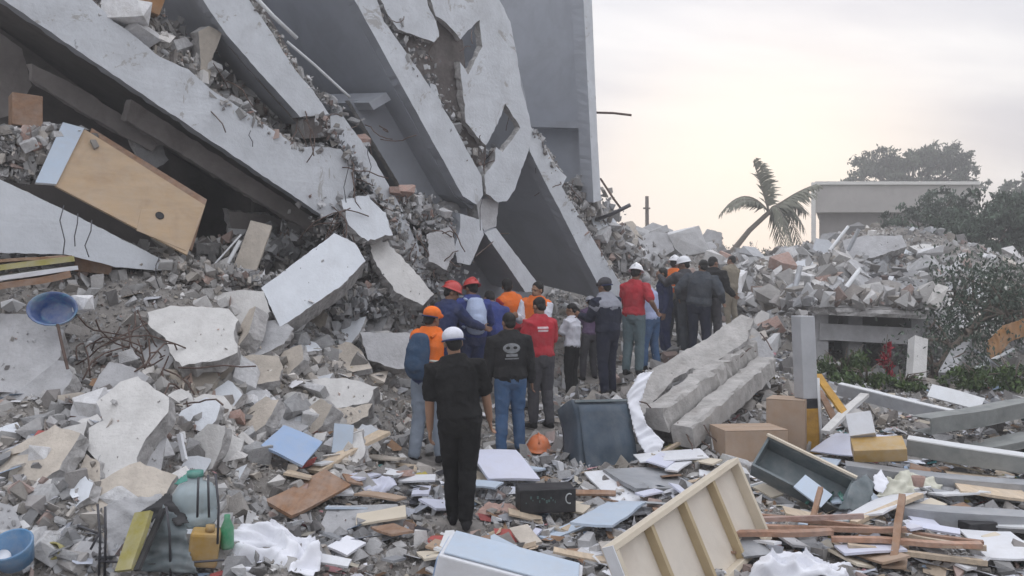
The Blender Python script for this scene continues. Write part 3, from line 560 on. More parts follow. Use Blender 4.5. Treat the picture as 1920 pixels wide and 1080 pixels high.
def tint(P, seed=5):
    """broad patches of browner and paler dust"""
    q = np.stack([P[:, 0], P[:, 1]], 1); a = np.sin(q[:, 0] * 1.3 + seed) * np.cos(q[:, 1] * 1.1 + seed * 2) + .7 * np.sin(q[:, 0] * 2.9 - q[:, 1] * 2.3 + seed) + .5 * np.sin(q[:, 1] * 4.1 + q[:, 0] * 1.7)
    a = a / 2.2 + .55 * np.exp(-((q[:, 0] + 2.6) ** 2 + (q[:, 1] - 9.3) ** 2) / 3.5); return np.stack([1 + .15 * a, 1 + .11 * a, 1 + .05 * a], 1)
def lumps(name, P, S, rs, pal, pw, m, asp=None, tilt=3.14, jit=.3, flatz=1.0):
    n = len(P); which = rs.randint(len(HULLS), size=n); Rm = rots(n, rs, tilt); c = np.clip(pal[rs.choice(len(pal), n, p=pw / pw.sum())] * rs.uniform(.5, 1.15, (n, 1)) * tint(P), 0, 1)
    VV, FF, CC = [], [], []; off = 0
    for h, (hv, hf) in enumerate(HULLS):
        k = np.nonzero(which == h)[0]
        if not len(k): continue
        v = hv[None] * S[k][:, None, None] * np.array([1, 1, flatz]); v = np.einsum('nij,nkj->nki', Rm[k], v) + P[k][:, None, :]
        FF.append((hf[None] + (np.arange(len(k)) * len(hv))[:, None, None]).reshape(-1, 3) + off); VV.append(v.reshape(-1, 3)); CC.append(np.repeat(c[k], len(hf), 0)); off += len(k) * len(hv)
    return soup(name, np.concatenate(VV), np.concatenate(FF), np.concatenate(CC), m)
rs = np.random.RandomState(11)
feet = cp[:len(PEOPLE_SPOTS), :2]
def ground_pts(n, rs, y0=4.0, y1=24.0, clear=0.22, margin=1.12):
    y = y0 * (y1 / y0) ** rs.rand(n * 2); x = (rs.rand(n * 2) * 2 - 1) * (margin * y * .62 + 1.3)
    d = np.min(np.hypot(x[:, None] - feet[None, :, 0], y[:, None] - feet[None, :, 1]), 1)
    k = np.nonzero(d > clear)[0][:n]; return x[k], y[k]
DUST = np.array([(.36, .345, .33), (.31, .295, .28), (.42, .405, .39), (.38, .35, .32), (.46, .45, .44)])
x, y = ground_pts(110000, rs); s = (.010 + .020 * rs.rand(len(x)) ** 1.5) * np.clip(y / 8, .8, 2.6)
tag(lumps('rubble_dust', np.stack([x, y, hz(x, y) + s * .15], 1), s, rs, DUST, np.ones(5), 'rubble_mix'), 'fine grey-brown rubble dust covering the whole site', 'rubble', kind='stuff')
x, y = ground_pts(42000, rs); s = .024 + .035 * rs.rand(len(x)) ** 2.2 + .17 * rs.rand(len(x)) ** 13
s *= np.clip(y / 9, .75, 2.2)
tag(lumps('small_rubble', np.stack([x, y, hz(x, y) + s * .18], 1), s, rs, PAL, PALW, 'rubble_mix'), 'countless small grey concrete crumbs covering the whole site', 'rubble', kind='stuff')
# thin scraps: paper, plaster flakes, plastic, tin
LP = np.array([(.74, .75, .79), (.6, .62, .68), (.35, .45, .58), (.45, .12, .11), (.30, .19, .12), (.52, .42, .32), (.66, .60, .50), (.08, .08, .09), (.10, .30, .30), (.55, .28, .30), (.45, .38, .10)])
LW = np.array([.42, .18, .06, .025, .09, .11, .10, .06, .015, .025, .015])
x, y = ground_pts(13000, rs, 4.4, 15, .3); kx = x / y
keep = rs.rand(len(x)) < np.clip(.25 + (kx + .25) * 1.6, .12, 1); x, y = x[keep], y[keep]
s = .035 + .15 * rs.rand(len(x)) ** 2.5
tag(lumps('litter_scraps', np.stack([x, y, hz(x, y) + .03], 1), s, rs, LP, LW, 'rubble_mix', (.3, .9), .45, .25, .07), 'scattered paper, plaster and plastic scraps among the rubble', 'litter', kind='stuff')

def chunk_mesh(seed, asp):
    rg = random.Random(seed); bm = bmesh.new()
    for i in range(11):
        c = CUBE[(i * 3 + seed) % 8] * 2; v = Vector((c[0] + rg.uniform(-.45, .3) * c[0], c[1] + rg.uniform(-.45, .3) * c[1], c[2] + rg.uniform(-.45, .3) * c[2]))
        bm.verts.new((v.x * .5, v.y * .5 * asp[0], v.z * .5 * asp[1]))
    bmesh.ops.convex_hull(bm, input=bm.verts[:])
    bmesh.ops.delete(bm, geom=[v for v in bm.verts if not v.link_faces], context='VERTS')
    bmesh.ops.bevel(bm, geom=bm.edges[:], offset=.007, segments=1, affect='EDGES')
    bmesh.ops.recalc_face_normals(bm, faces=bm.faces[:])
    me = bpy.data.meshes.new('concrete_chunk'); bm.to_mesh(me); bm.free(); me['flat'] = 'flat' if asp[1] < .38 else ('blocky' if asp[1] > .55 else 'angular'); return me
protos = {}
for m, kk in (('chunk_grey', 8), ('chunk_white', 6), ('chunk_brick', 3)):
    protos[m] = []
    for i in range(kk):
        me = chunk_mesh(hash((len(m), i)) % 9999, (rnd.uniform(.5, .95), rnd.uniform(.25, .7))); me.materials.append(MATS[m]); protos[m].append(me)
def chunk(p, s, big, px, py, m='chunk_grey', name='concrete_chunk', cat='chunk', rg=rnd):
    me = rg.choice(protos[m]); label = lump_label(px, py, s, big, me, m); group = 'concrete lumps in the rubble'; o = bpy.data.objects.new(name, me); COL.objects.link(o)
    o.location = p; o.scale = (s, s, s); o.rotation_euler = (rg.uniform(-.7, .7), rg.uniform(-.7, .7), rg.uniform(0, 6.28))
    return tag(o, label, cat, group)
LM = [(98, 590, 'the blue basin'), (240, 360, 'the tan plywood door'), (360, 630, 'the chipped white slab'), (245, 820, 'the big pale fractured slab'), (260, 670, 'the rebar tangle'), (590, 520, 'the tilted blue-white block'), (540, 840, 'the square blue board'),
      (650, 850, 'the pale leaning plank'), (575, 945, 'the dark brown plank'), (680, 975, 'the mauve slab'), (860, 850, 'the black-clad man'), (985, 900, 'the lilac-white door'), (1025, 960, 'the black printed box'), (1125, 820, 'the dark cabinet'), (1300, 760, 'the fallen column'),
      (1010, 832, 'the orange hard hat on the ground'), (1400, 830, 'the low cardboard box'), (1510, 700, 'the gate post'), (1290, 970, 'the ribbed frame'), (1515, 870, 'the teal drawer'), (1650, 850, 'the amber box'), (1620, 1030, 'the lath pile'), (1700, 930, 'the cream clothes'), (1860, 870, 'the white-topped channel'),
      (1640, 465, 'the flat roof slab'), (1640, 550, 'the square-faced white block'), (1720, 580, 'the hanging cream cloth'), (1440, 400, 'the palm'), (1213, 420, 'the utility pole'), (1310, 570, 'the dark-uniformed trio'), (1620, 630, 'the ruined porch'), (1860, 500, 'the half-buried tree'), (1360, 640, 'the peeled plaster slab'),
      (595, 240, 'the brown beam end'), (640, 340, 'the broken end of the long beam'), (390, 100, 'the tan column stub'), (300, 110, 'the long lowest beam'), (880, 450, 'the hanging white wall piece'), (790, 470, 'the torn wall'), (1130, 420, 'the leaning grey slab'), (735, 655, 'the upright masonry block'), (615, 740, 'the flat-topped slab'),
      (470, 770, 'the grey-green lump'), (380, 1010, 'the amber jerrycan'), (515, 1030, 'the crumpled white cloth'), (145, 760, 'the pinkish block'), (30, 1030, 'the bright blue tub'), (60, 520, 'the board stack'), (420, 480, 'the dark storey mouth')]
SEEN = {}
def lump_label(px, py, s, big, mesh, m):
    d, lx, ly, ph = min((math.hypot(px - a, (py - b) * 1.3), a, b, c) for a, b, c in LM); dx_, dy_ = px - lx, py - ly
    rel = ('right of' if dx_ > 0 else 'left of') if abs(dx_) > abs(dy_) * 1.2 else ('below' if dy_ > 0 else 'above')
    if d < 25: rel = 'beside'
    size = 'large' if s > big * .62 else ('medium-sized' if s > big * .4 else 'small'); col = {'chunk_white': 'whitish', 'chunk_brick': 'reddish', 'chunk_grey': 'grey'}[m]
    dim = mesh['flat']; far = ' close by' if d < 45 else (' further off' if d > 95 else '')
    lb = f'{size} {dim} {col} concrete lump{far} {rel} {ph}'
    if lb in SEEN:
        for q in range(1, 7):
            ph2 = sorted((math.hypot(px - a, (py - b) * 1.3), c) for a, b, c in LM)[q][1]; lb = f'{size} {dim} {col} lump between {ph} and {ph2}'; lb = lb if len(lb.split()) <= 16 else lb.replace(dim + ' ', '')
            if len(lb.split()) <= 16 and lb not in SEEN: break
    SEEN[lb] = 0
    return lb
def pick(rg, pw=.25, pb=.06):
    r = rg.random(); return 'chunk_white' if r < pw else ('chunk_brick' if r < pw + pb else 'chunk_grey')
def chunk_field(n, rect, smin, smax, label, group, seed, pw=.25, pb=.06, power=2.2):
    """lumps resting on the ground within a stretch of the photo's view"""
    rg = random.Random(seed); x0, y0, x1, y1 = rect
    for i in range(n):
        for t in range(20):
            px, py = rg.uniform(x0, x1), rg.uniform(y0, y1); p = G(px, py)
            if np.min(np.hypot(feet[:, 0] - p.x, feet[:, 1] - p.y)) > .45: break
        s = smin + (smax - smin) * rg.random() ** power; p.z += s * .12
        chunk(p, s, smax, px, py, pick(rg, pw, pb), rg=rg)
chunk_field(40, (0, 640, 480, 1075), .10, .34, 'grey concrete lump in the left heap round the big pale slab', 'lumps in the left heap', 21)
chunk_field(30, (380, 560, 780, 800), .10, .40, 'dusty concrete lump on the slope left of the orange-vested people', 'lumps on the middle slope', 22, .22, .16)
chunk_field(16, (600, 820, 1140, 1075), .08, .24, 'small concrete lump in the litter round the black-clad man', 'lumps round the black-clad man', 23, .45, .1)
chunk_field(14, (1040, 680, 1460, 900), .10, .35, 'broken concrete lump round the fallen column', 'lumps round the fallen column', 24, .35)
chunk_field(60, (1350, 480, 1900, 625), .2, .6, 'hazy concrete lump in the big rubble heap at right', 'lumps in the right heap', 25, .35, .03, 2.0)
chunk_field(10, (1440, 690, 1920, 1075), .08, .22, 'small lump among the metal sheets at right', 'lumps among the metal sheets', 26, .5)
chunk_field(14, (1160, 430, 1345, 485), .35, 1.2, 'grey lump on the far mound behind the onlookers', 'lumps on the far mound', 27, .2, .03)
def pile_on(poly_line, off, spread, n, smin, smax, label, group, seed, pw=.2, pb=.15):
    """lumps lodged on the tilted storeys"""
    rg = random.Random(seed)
    for i in range(n):
        k = rg.randrange(len(poly_line) - 1); t = rg.random(); a, b = poly_line[k], poly_line[k + 1]
        px, py = a[0] + (b[0] - a[0]) * t + rg.gauss(0, spread * .5), a[1] + (b[1] - a[1]) * t - rg.random() * spread; p = onF(px, py, off + rg.uniform(-.1, .35))
        chunk(p, smin + (smax - smin) * rg.random() ** 2, smax, px, py, pick(rg, pw, pb), rg=rg)
LB = 'broken lump lodged on top of the lowest long pale beam'
pile_on([(215, 40), (300, 100), (355, 128), (395, 165)], .2, 34, 18, .10, .36, LB, 'lumps lodged on the long beam', 31)
pile_on([(400, 175), (467, 217), (540, 272), (610, 278)], .1, 14, 14, .06, .22, LB, 'lumps lodged on the long beam', 32)
pile_on([(-10, 315), (30, 318), (80, 322)], .15, 80, 18, .10, .30, 'grey lump in the pile beside the tan plywood door', 'lumps beside the plywood door', 33)
pile_on([(665, 420), (700, 460), (740, 510), (780, 550)], .0, 46, 32, .08, .30, 'crushed blue-grey lump spilling from the broken beam end', 'lumps spilling from the beam end', 34, .3, .05)
pile_on([(760, 380), (800, 410), (840, 440)], .1, 34, 14, .08, .26, 'pinkish masonry lump under the torn wall', 'pink masonry lumps', 35, .15, .5)
pile_on([(640, 200), (660, 240), (690, 300)], -.05, 22, 5, .06, .2, 'lump stuck in the crack beside the brown beam end', 'lumps in the crack', 36)
pile_on([(1075, 370), (1110, 420), (1150, 480), (1175, 500)], .2, 34, 12, .12, .5, 'grey lump at the foot of the upright roof slab', 'lumps below the roof slab', 37, .3, .03)
pile_on([(420, 540), (500, 560), (600, 560), (720, 570)], -.2, 40, 12, .1, .36, 'lump at the mouth of the crushed storey', 'lumps at the storey mouth', 38)
def mid_lumps(n, rect, smin, smax, seed, label, pal=PAL, pw=PALW):
    rs = np.random.RandomState(seed); P = []
    while len(P) < n:
        p = G(rs.uniform(rect[0], rect[2]), rs.uniform(rect[1], rect[3]))
        if np.min(np.hypot(feet[:, 0] - p.x, feet[:, 1] - p.y)) > .4: P.append(tuple(p))
    P = np.array(P); s = smin + (smax - smin) * rs.rand(n) ** 2.5; P[:, 2] += s * .12
    tag(lumps('broken_concrete_rubble', P, s, rs, pal, pw, 'rubble_mix', tilt=.9), label, 'rubble', kind='stuff')
PW2 = PALW * np.array([1, .8, 1.3, 2.2, .6, 1, 1, 1, .5, 3])
mid_lumps(620, (-20, 640, 520, 1080), .05, .18, 51, 'fist-sized broken concrete of the left heap', PAL, PW2)
mid_lumps(560, (340, 540, 800, 860), .04, .18, 52, 'broken concrete of the middle slope', PAL, PW2)
mid_lumps(420, (560, 820, 1240, 1080), .05, .15, 53, 'broken concrete and tile in the centre foreground', PAL, PW2)
mid_lumps(900, (1330, 470, 1920, 640), .10, .40, 54, 'hazy broken concrete of the right heap', PAL, PW2)
mid_lumps(200, (1040, 640, 1480, 900), .06, .2, 55, 'broken concrete round the fallen column', PAL, PW2)
def rand_slab(px, py, size, nrm, m, rg, th):
    """irregular flat piece of broken floor resting on the heap"""
    P0 = G(px, py, size * .06); n = Vector(nrm).normalized(); u = n.orthogonal().normalized(); v = n.cross(u); k = rg.randint(5, 8); a0 = rg.uniform(0, 6)
    pts = [P0 + (u * math.cos(a0 + 6.283 * i / k) + v * math.sin(a0 + 6.283 * i / k) * .75) * size * .5 * rg.uniform(.7, 1.15) for i in range(k)]
    d, lx, ly, ph = min((math.hypot(px - a, (py - b) * 1.3), a, b, c) for a, b, c in LM); rel = ('right of' if px > lx else 'left of') if abs(px - lx) > abs(py - ly) else ('below' if py > ly else 'above')
    col = {'pale_concrete': 'pale', 'grey_concrete': 'grey', 'blue_white_concrete': 'bluish white', 'tan_concrete': 'tan', 'painted_concrete': 'white-painted'}[m]
    lb = f"{'big' if size > .8 else 'small'} {'thick' if th > .13 else 'thin'} {col} slab piece {rel} {ph}"
    q = 1
    while lb in SEEN and q < 6: lb = f"{'big' if size > .8 else 'small'} {col} slab piece between {ph} and " + sorted((math.hypot(px - a, (py - b) * 1.3), c) for a, b, c in LM)[q][1]; q += 1
    SEEN[lb] = 0
    o = mk('slab_piece', prism(pts, -n * th, .03, .06, rg.randrange(999)), [m, 'broken_concrete']); SLABS.append(([(px - 4, py - 4), (px + 4, py + 4)], P0, n)); tag(o, lb, 'slab', 'broken floor pieces in the heaps')
rg = random.Random(77); MM = ['pale_concrete', 'grey_concrete', 'blue_white_concrete', 'tan_concrete', 'painted_concrete', 'pale_concrete']
for k in range(34):
    px, py = rg.uniform(1380, 1800), rg.uniform(455, 620); rand_slab(px, py, .4 + .8 * rg.random() ** 1.6, (rg.uniform(-.7, .7), rg.uniform(-1, -.2), rg.uniform(.1, 1)), rg.choice(['pale_concrete', 'grey_concrete', 'grey_concrete', 'painted_concrete']), rg, rg.uniform(.14, .3))
for k in range(26):
    px, py = rg.uniform(0, 480), rg.uniform(700, 1070); rand_slab(px, py, rg.uniform(.18, .5), (rg.uniform(-.6, .6), rg.uniform(-.9, -.2), rg.uniform(.3, 1)), rg.choice(MM), rg, rg.uniform(.04, .12))
for k in range(30):
    px, py = rg.uniform(360, 770), rg.uniform(570, 860); rand_slab(px, py, rg.uniform(.22, .7), (rg.uniform(-.6, .6), rg.uniform(-.9, -.2), rg.uniform(.3, 1)), rg.choice(MM), rg, rg.uniform(.05, .14))
for k in range(22):
    px, py = (rg.uniform(20, 470), rg.uniform(680, 1000)) if k < 11 else (rg.uniform(400, 740), rg.uniform(590, 820)); rand_slab(px, py, rg.uniform(.55, 1.0), (rg.uniform(-.5, .5), rg.uniform(-.9, -.3), rg.uniform(.3, .9)), rg.choice(['pale_concrete', 'grey_concrete', 'grey_concrete', 'tan_concrete']), rg, rg.uniform(.1, .2))
for k in range(12):
    px, py = rg.uniform(1165, 1345), rg.uniform(435, 490); rand_slab(px, py, rg.uniform(.6, 1.3), (rg.uniform(-.6, .6), rg.uniform(-1, -.3), rg.uniform(.1, .9)), rg.choice(['grey_concrete', 'grey_concrete', 'tan_concrete']), rg, rg.uniform(.12, .25))
# crumbs that fill those piles
def crumbs(line, off, spread, n, smax, seed, label, name='small_rubble', pw=None):
    rs = np.random.RandomState(seed); P = []
    for i in range(n):
        k = rs.randint(len(line) - 1); t = rs.rand(); a, b = line[k], line[k + 1]
        P.append(tuple(onF(a[0] + (b[0] - a[0]) * t + rs.randn() * spread * .5, a[1] + (b[1] - a[1]) * t - rs.rand() * spread + 4, off + rs.uniform(-.12, .4))))
    tag(lumps(name, np.array(P), .03 + smax * rs.rand(n) ** 3, rs, PAL, PALW if pw is None else pw, 'rubble_mix'), label, 'rubble', kind='stuff')
crumbs([(205, 35), (300, 105), (395, 170)], .25, 36, 900, .14, 1, 'crumbs of masonry on top of the lowest long pale beam')
crumbs([(400, 182), (467, 222), (545, 276), (630, 284)], .1, 12, 700, .09, 2, 'line of crumbs along the right end of the long beam')
crumbs([(-30, 330), (30, 335), (85, 332)], .2, 98, 1700, .12, 3, 'grey crumbs beside the tan plywood door')
crumbs([(668, 430), (700, 470), (740, 520), (800, 570)], .05, 75, 3600, .10, 4, 'blue-grey crumbs spilling from the broken beam end', pw=PW2)
crumbs([(750, 390), (800, 420), (845, 470)], .15, 40, 1200, .10, 5, 'pinkish crumbs under the torn wall')
crumbs([(196, 22), (260, 60), (380, 150)], .6, 50, 900, .16, 9, 'masonry debris filling the storey above the long beam')
crumbs([(470, 4), (510, 60), (552, 130), (590, 172), (640, 214)], .12, 10, 420, .08, 10, 'crumbs along the upper edge of the second tilted beam')
crumbs([(600, 226), (660, 300), (720, 388), (785, 515)], .0, 16, 520, .09, 12, 'crumbs along the split lower beam')
crumbs([(1000, 246), (1040, 312), (1080, 395), (1160, 528)], .1, 9, 420, .08, 13, 'crumbs along the rearmost tilted beam')
crumbs([(420, 505), (500, 500), (600, 470)], 1.0, 60, 1100, .2, 15, 'brown debris deep inside the crushed storey')
crumbs([(395, 175), (440, 190), (520, 235), (560, 250)], .8, 40, 900, .2, 14, 'brown debris inside the storey under the second beam')
crumbs([(1070, 370), (1110, 420), (1150, 490), (1190, 520)], .3, 46, 900, .2, 6, 'crumbs below the upright roof slab')
crumbs([(330, 540), (420, 560), (560, 580), (740, 600)], -.3, 60, 2500, .12, 7, 'crumbs at the mouth of the crushed storey')
# crumbs lying on the big slabs
rs = np.random.RandomState(91); P = []
for pts, P0, n in SLABS:
    if n.z < .42: continue
    x0, x1 = min(p[0] for p in pts), max(p[0] for p in pts); y0, y1 = min(p[1] for p in pts), max(p[1] for p in pts)
    for k in range(9):
        q = on_plane(x0 + (x1 - x0) * rs.uniform(.12, .88), y0 + (y1 - y0) * rs.uniform(.15, .85), P0, n); P.append(tuple(q + n * .006))
tag(lumps('slab_crumbs', np.array(P), .012 + .04 * rs.rand(len(P)) ** 3, rs, PAL, PALW, 'rubble_mix'), 'loose crumbs lying on the big slabs', 'rubble', kind='stuff')
crumbs([(725, 20), (760, 90), (805, 160), (850, 235), (905, 330)], .12, 34, 700, .10, 8, 'torn block bits inside the crack of the wall')
# rebar tangle
rt = thing('rebar_tangle', 'tangled mass of bent steel bars left of the chipped white slab', 'rebar', G(260, 690))
rebars(rt, [G(x, y, .15) for x, y in ((200, 660), (240, 640), (280, 690), (300, 710), (330, 700), (225, 690), (260, 670), (345, 730), (330, 800))], 46, .75, 9, .008, 'steel_bar')

# ------------------------------------------------------------------ debris objects, left side
WARP = {'plank', 'loose_board', 'blue_board', 'white_board', 'board_scrap', 'lath', 'loose_door', 'beige_board', 'metal_sheet', 'olive_board', 'striped_plank', 'cabinet_door', 'white_sheet', 'plaster_strip', 'leaning_board'}
def one(name, bm, m, label, cat, group=None, smooth=False, bevel=0.0):
    if name in WARP:
        bmesh.ops.subdivide_edges(bm, edges=[e for e in bm.edges if e.calc_length() > .08], cuts=5, use_grid_fill=True); k = rnd.uniform(0, 50); bevel = 0
        for v in bm.verts: q = v.co * 2.2 + Vector((k, 0, 0)); v.co += Vector((noise.noise(q * 3), noise.noise(q * 3 + Vector((3, 1, 2))), 0)) * .006 + Vector((0, 0, noise.noise(q) * .022))
    return tag(mk(name, bm, m, None, smooth, True, bevel), label, cat, group)
def panel(pts4, th=.02, up=.05, sgn=-1):
    """flat board lying where three of its corners meet the ground"""
    A, B, C = [G(x, y, up) for x, y in pts4]; U, V, n = rect_axes(A, B, C)
    if n.z < 0: n = -n
    bm = bmesh.new(); add_box(bm, A, U, V, n * th); return bm
def sheet(pts, P0, n, amp, cell=.016, seed=0, th=.006, freq=3.5):
    """crumpled sheet: real cloth-like surface over an outline on a plane"""
    n = Vector(n).normalized(); P = [on_plane(x, y, P0, n) for x, y in pts]
    u = n.cross(Vector((0, 0, 1))).normalized() if abs(n.z) < .95 else Vector((1, 0, 0)); v = n.cross(u)
    q = [((p - P0).dot(u), (p - P0).dot(v)) for p in P]
    a0, a1 = min(a for a, b in q), max(a for a, b in q); b0, b1 = min(b for a, b in q), max(b for a, b in q)
    cell = max(cell, math.sqrt((a1 - a0) * (b1 - b0) / 7000))
    na, nb = max(2, int((a1 - a0) / cell)), max(2, int((b1 - b0) / cell)); bm = bmesh.new(); vs = {}
    def inside(x, y):
        c = False; j = len(q) - 1
        for i in range(len(q)):
            if (q[i][1] > y) != (q[j][1] > y) and x < (q[j][0] - q[i][0]) * (y - q[i][1]) / (q[j][1] - q[i][1]) + q[i][0]: c = not c
            j = i
        return c
    def vert(i, j):
        if (i, j) not in vs:
            a, b = a0 + (a1 - a0) * i / na, b0 + (b1 - b0) * j / nb; w_ = Vector((a * freq + seed * 5, b * freq, seed))
            th_ = seed * 1.7; g_ = Vector((noise.noise(w_ * .6), noise.noise(w_ * .6 + Vector((5, 5, 5))), 0)) * 1.3; e_ = w_ + g_
            e2 = Vector(((e_.x * math.cos(th_) - e_.y * math.sin(th_)) * 2.4, (e_.x * math.sin(th_) + e_.y * math.cos(th_)) * .55, seed))
            h = (1 - abs(noise.noise(w_ * .8)) * 1.6) * .6 + (1 - abs(noise.noise(e2)) * 2.2) * .34 + (1 - abs(noise.noise(e2 * 2.3)) * 2) * .13 + noise.noise(w_ * 6) * .05
            vs[i, j] = bm.verts.new(P0 + u * a + v * b + n * (h - .6) * amp)
        return vs[i, j]
    for i in range(na):
        for j in range(nb):
            if inside(a0 + (a1 - a0) * (i + .5) / na, b0 + (b1 - b0) * (j + .5) / nb):
                bm.faces.new((vert(i, j), vert(i + 1, j), vert(i + 1, j + 1), vert(i, j + 1)))
    if not bm.faces: bm.faces.new([bm.verts.new(p) for p in P])
    for k in range(2): bmesh.ops.smooth_vert(bm, verts=bm.verts[:], factor=.4, use_axis_x=True, use_axis_y=True, use_axis_z=True)
    r = bmesh.ops.extrude_face_region(bm, geom=bm.faces[:]); bmesh.ops.translate(bm, verts=[e for e in r['geom'] if isinstance(e, bmesh.types.BMVert)], vec=-n * th)
    return bm
def cloth(name, label, cat, pts, m, amp, n=(0, -.5, .87), Y=None, up=.08, seed=0, th=.006, freq=3.5):
    cx = sum(p[0] for p in pts) / len(pts); cy = sum(p[1] for p in pts) / len(pts)
    return one(name, sheet(pts, W(cx, cy, Y) if Y else G(cx, cy, up), n, amp, .016, seed, th, freq), m, label, cat, smooth=True)

# wardrobe with tan plywood door
wd = thing('wardrobe', 'broken wardrobe with tan plywood door wedged under the long beam', 'wardrobe', onF(240, 420))
nW = NF * .93 + Vector((0, 0, .37)); nW.normalize(); PW = onF(240, 350, -.12)
door = [on_plane(x, y, PW, nW) for x, y in ((152, 238), (385, 385), (351, 478), (103, 348))]
dr = mk('door', prism(door, -nW * .03), ['plywood_tan', 'plywood_tan'], wd)
hole = lathe(on_plane(299, 405, PW, nW) + nW * .014, [(0, .002), (.035, .002), (.042, .006), (.05, .0)], 14, M=nW.to_track_quat('Z', 'Y').to_matrix())
h = mk('lock_hole', hole, 'black_plastic', dr); h['label'] = 'dark round lock hole'
mk('inlay_panel', prism([on_plane(x, y, PW + nW * .006, nW) for x, y in ((265, 392), (380, 388), (349, 470), (256, 432))], -nW * .008), ['plywood_tan', 'plywood_tan'], dr)
s_ = mk('side_panel', prism([on_plane(x, y, PW + nW * .03, nW) for x, y in ((118, 229), (158, 240), (106, 345), (66, 342))], -nW * .04), ['pale_blue_board', 'white_laminate'], wd); s_['label'] = 'pale blue-white side panel'
mk('back_panel', prism([on_plane(x, y, PW - nW * .16, nW) for x, y in ((172, 240), (388, 374), (360, 470), (130, 345))], -nW * .03), ['wood_brown', 'wood_brown'], wd)
# boards at the left edge
for k, (a, b, h, m, lb) in enumerate([((-60, 500), (125, 484), .03, 'wood_brown', 'dark brown board on top of the board stack at the left edge'), ((-60, 515), (130, 492), .05, 'olive_board', 'yellowish board in the stack at the left edge'),
        ((-60, 535), (137, 505), .04, 'white_laminate', 'white laminated board in the stack at the left edge'), ((-60, 556), (122, 520), .06, 'wood_brown', 'thick brown underside board of the stack at the left edge')]):
    one('loose_board', bar(W(*a, 7.5 - .06 * k), W(*b, 8.1 - .06 * k), .35, h), m, lb, 'board')
# blue basin
bp_ = G(98, 615); bp_ = W(98, 590, 7.35)
Mb = Matrix.Rotation(R(70), 3, 'X') @ Matrix.Rotation(R(10), 3, 'Y')
one('plastic_basin', lathe(bp_ + Vector((0, .1, -.0)), [(r_ * .86, z_) for r_, z_ in [(0, 0), (.12, 0), (.15, .02), (.20, .14), (.225, .17), (.235, .165), (.215, .13), (.165, .03), (.12, .015), (0, .015)]][::-1], 22, 1.08, .82, Mb), 'blue_plastic',
    'glossy blue-green plastic basin on its side at the left edge', 'basin', smooth=True)
one('plaster_lump', chunk_mesh(77, (.8, .7)), 'chunk_white', 'small white lump right of the blue basin', 'lump').location = W(155, 588, 7.5)
bpy.data.objects['plaster_lump'].scale = (.14, .14, .2)
one('steel_bar', tube([W(108, 608, 7.25), W(117, 650, 7.2), W(127, 692, 7.15)], .013, 6), 'rebar', 'dark thin bar hanging below the blue basin', 'bar')
# sticks in the dark mouth
for k, (a, b, r, m, lb) in enumerate([((398, 500, 10.0), (452, 440, 10.3), .012, 'white_metal', 'thin pale rod in the dark storey mouth'), ((412, 520, 10.0), (450, 452, 10.2), .025, 'white_metal', 'pale pipe leaning in the dark storey mouth'),
        ((372, 525, 9.9), (348, 470, 10.0), .01, 'rebar', 'bent bar left of the pale pipe')]):
    one('pipe', tube([W(*a), W(*b)], r, 8), m, lb, 'pipe')
one('leaning_board', pbox(W(430, 520, 10.2), W(470, 415, 10.6), W(470, 535, 10.2), .05), 'tan_concrete', 'tan panel leaning inside the dark storey mouth', 'panel')
one('wood_block', cbox(G(180, 515, .02), .4, .25, .16, .2, .1, .1), 'wood_brown', 'brown wooden drawer box on the rubble right of the board stack', 'box', bevel=.008)
# blue boards
A, B, C = W(490, 838, 7.3), W(532, 795, 7.75), W(555, 888, 7.15)
one('blue_board', pbox(A, B, C, .025), 'blue_laminate', 'square light blue board tilted on the rubble slope', 'board', bevel=.004)
one('blue_board', pbox(W(622, 850, 7.9), W(628, 795, 8.0), W(660, 835, 8.0), .02), 'pale_blue_board', 'small pale blue board standing behind the leaning plank', 'board', bevel=.004)
one('plank', bar(W(588, 888, 7.55), W(722, 812, 8.4), .16, .035), 'wood_pale', 'pale brown plank leaning beside the square blue board', 'plank', bevel=.004)
one('plank', bar(G(520, 972, .06), G(632, 930, .14), .30, .03, unit(.2, -.4, .9)), 'wood_brown', 'dark reddish-brown plank lying behind the mauve slab', 'plank', bevel=.004)
one('plaster_strip', pbox(W(345, 865, 6.6), W(352, 860, 6.6), W(368, 796, 6.8), .03), 'white_laminate', 'thin white strip standing right of the big pale slab', 'strip')
# rack, jerrycan and bottles bottom left
rk = thing('wire_rack', 'collapsed dark wire rack standing in the bottom left corner', 'rack', G(300, 1060))
for pts in ([(185, 1090), (188, 1010), (183, 945)], [(196, 1080), (198, 1000), (197, 950)], [(186, 1052), (300, 1058), (420, 1050)], [(408, 1020), (410, 950), (404, 888)], [(392, 970), (390, 890)], [(370, 970), (372, 895)], [(183, 1000), (145, 985)], [(186, 1000), (170, 1030)],
            [(320, 1080), (318, 1000), (312, 950)]):
    mk('wire', tube([W(x, y, 5.35) for x, y in pts], .008, 6), 'dark_metal', rk, True)
one('olive_board', pbox(W(222, 1075, 5.2), W(252, 1072, 5.15), W(275, 962, 5.4), .03), 'olive_board', 'olive yellow board leaning by the dark cloth in the bottom left', 'board')
one('black_strip', pbox(W(254, 1072, 5.14), W(264, 1070, 5.12), W(312, 955, 5.42), .02), 'black_plastic', 'black edge strip beside the olive yellow board', 'strip')
cloth('grey_tarp', 'grey-blue tarp hanging between the olive board and the amber jerrycan', 'tarp', [(262, 1072), (290, 985), (312, 945), (350, 990), (358, 1030), (372, 1075)], 'dark_teal', .10, (-.1, -.9, .3), 5.4, seed=1)
cloth('dark_cloth', 'dark cloth heap above the grey tarp', 'cloth', [(255, 965), (310, 925), (335, 930), (358, 985), (330, 990), (312, 950), (285, 980)], 'black_plastic', .1, (0, -.7, .6), 5.5, seed=2)
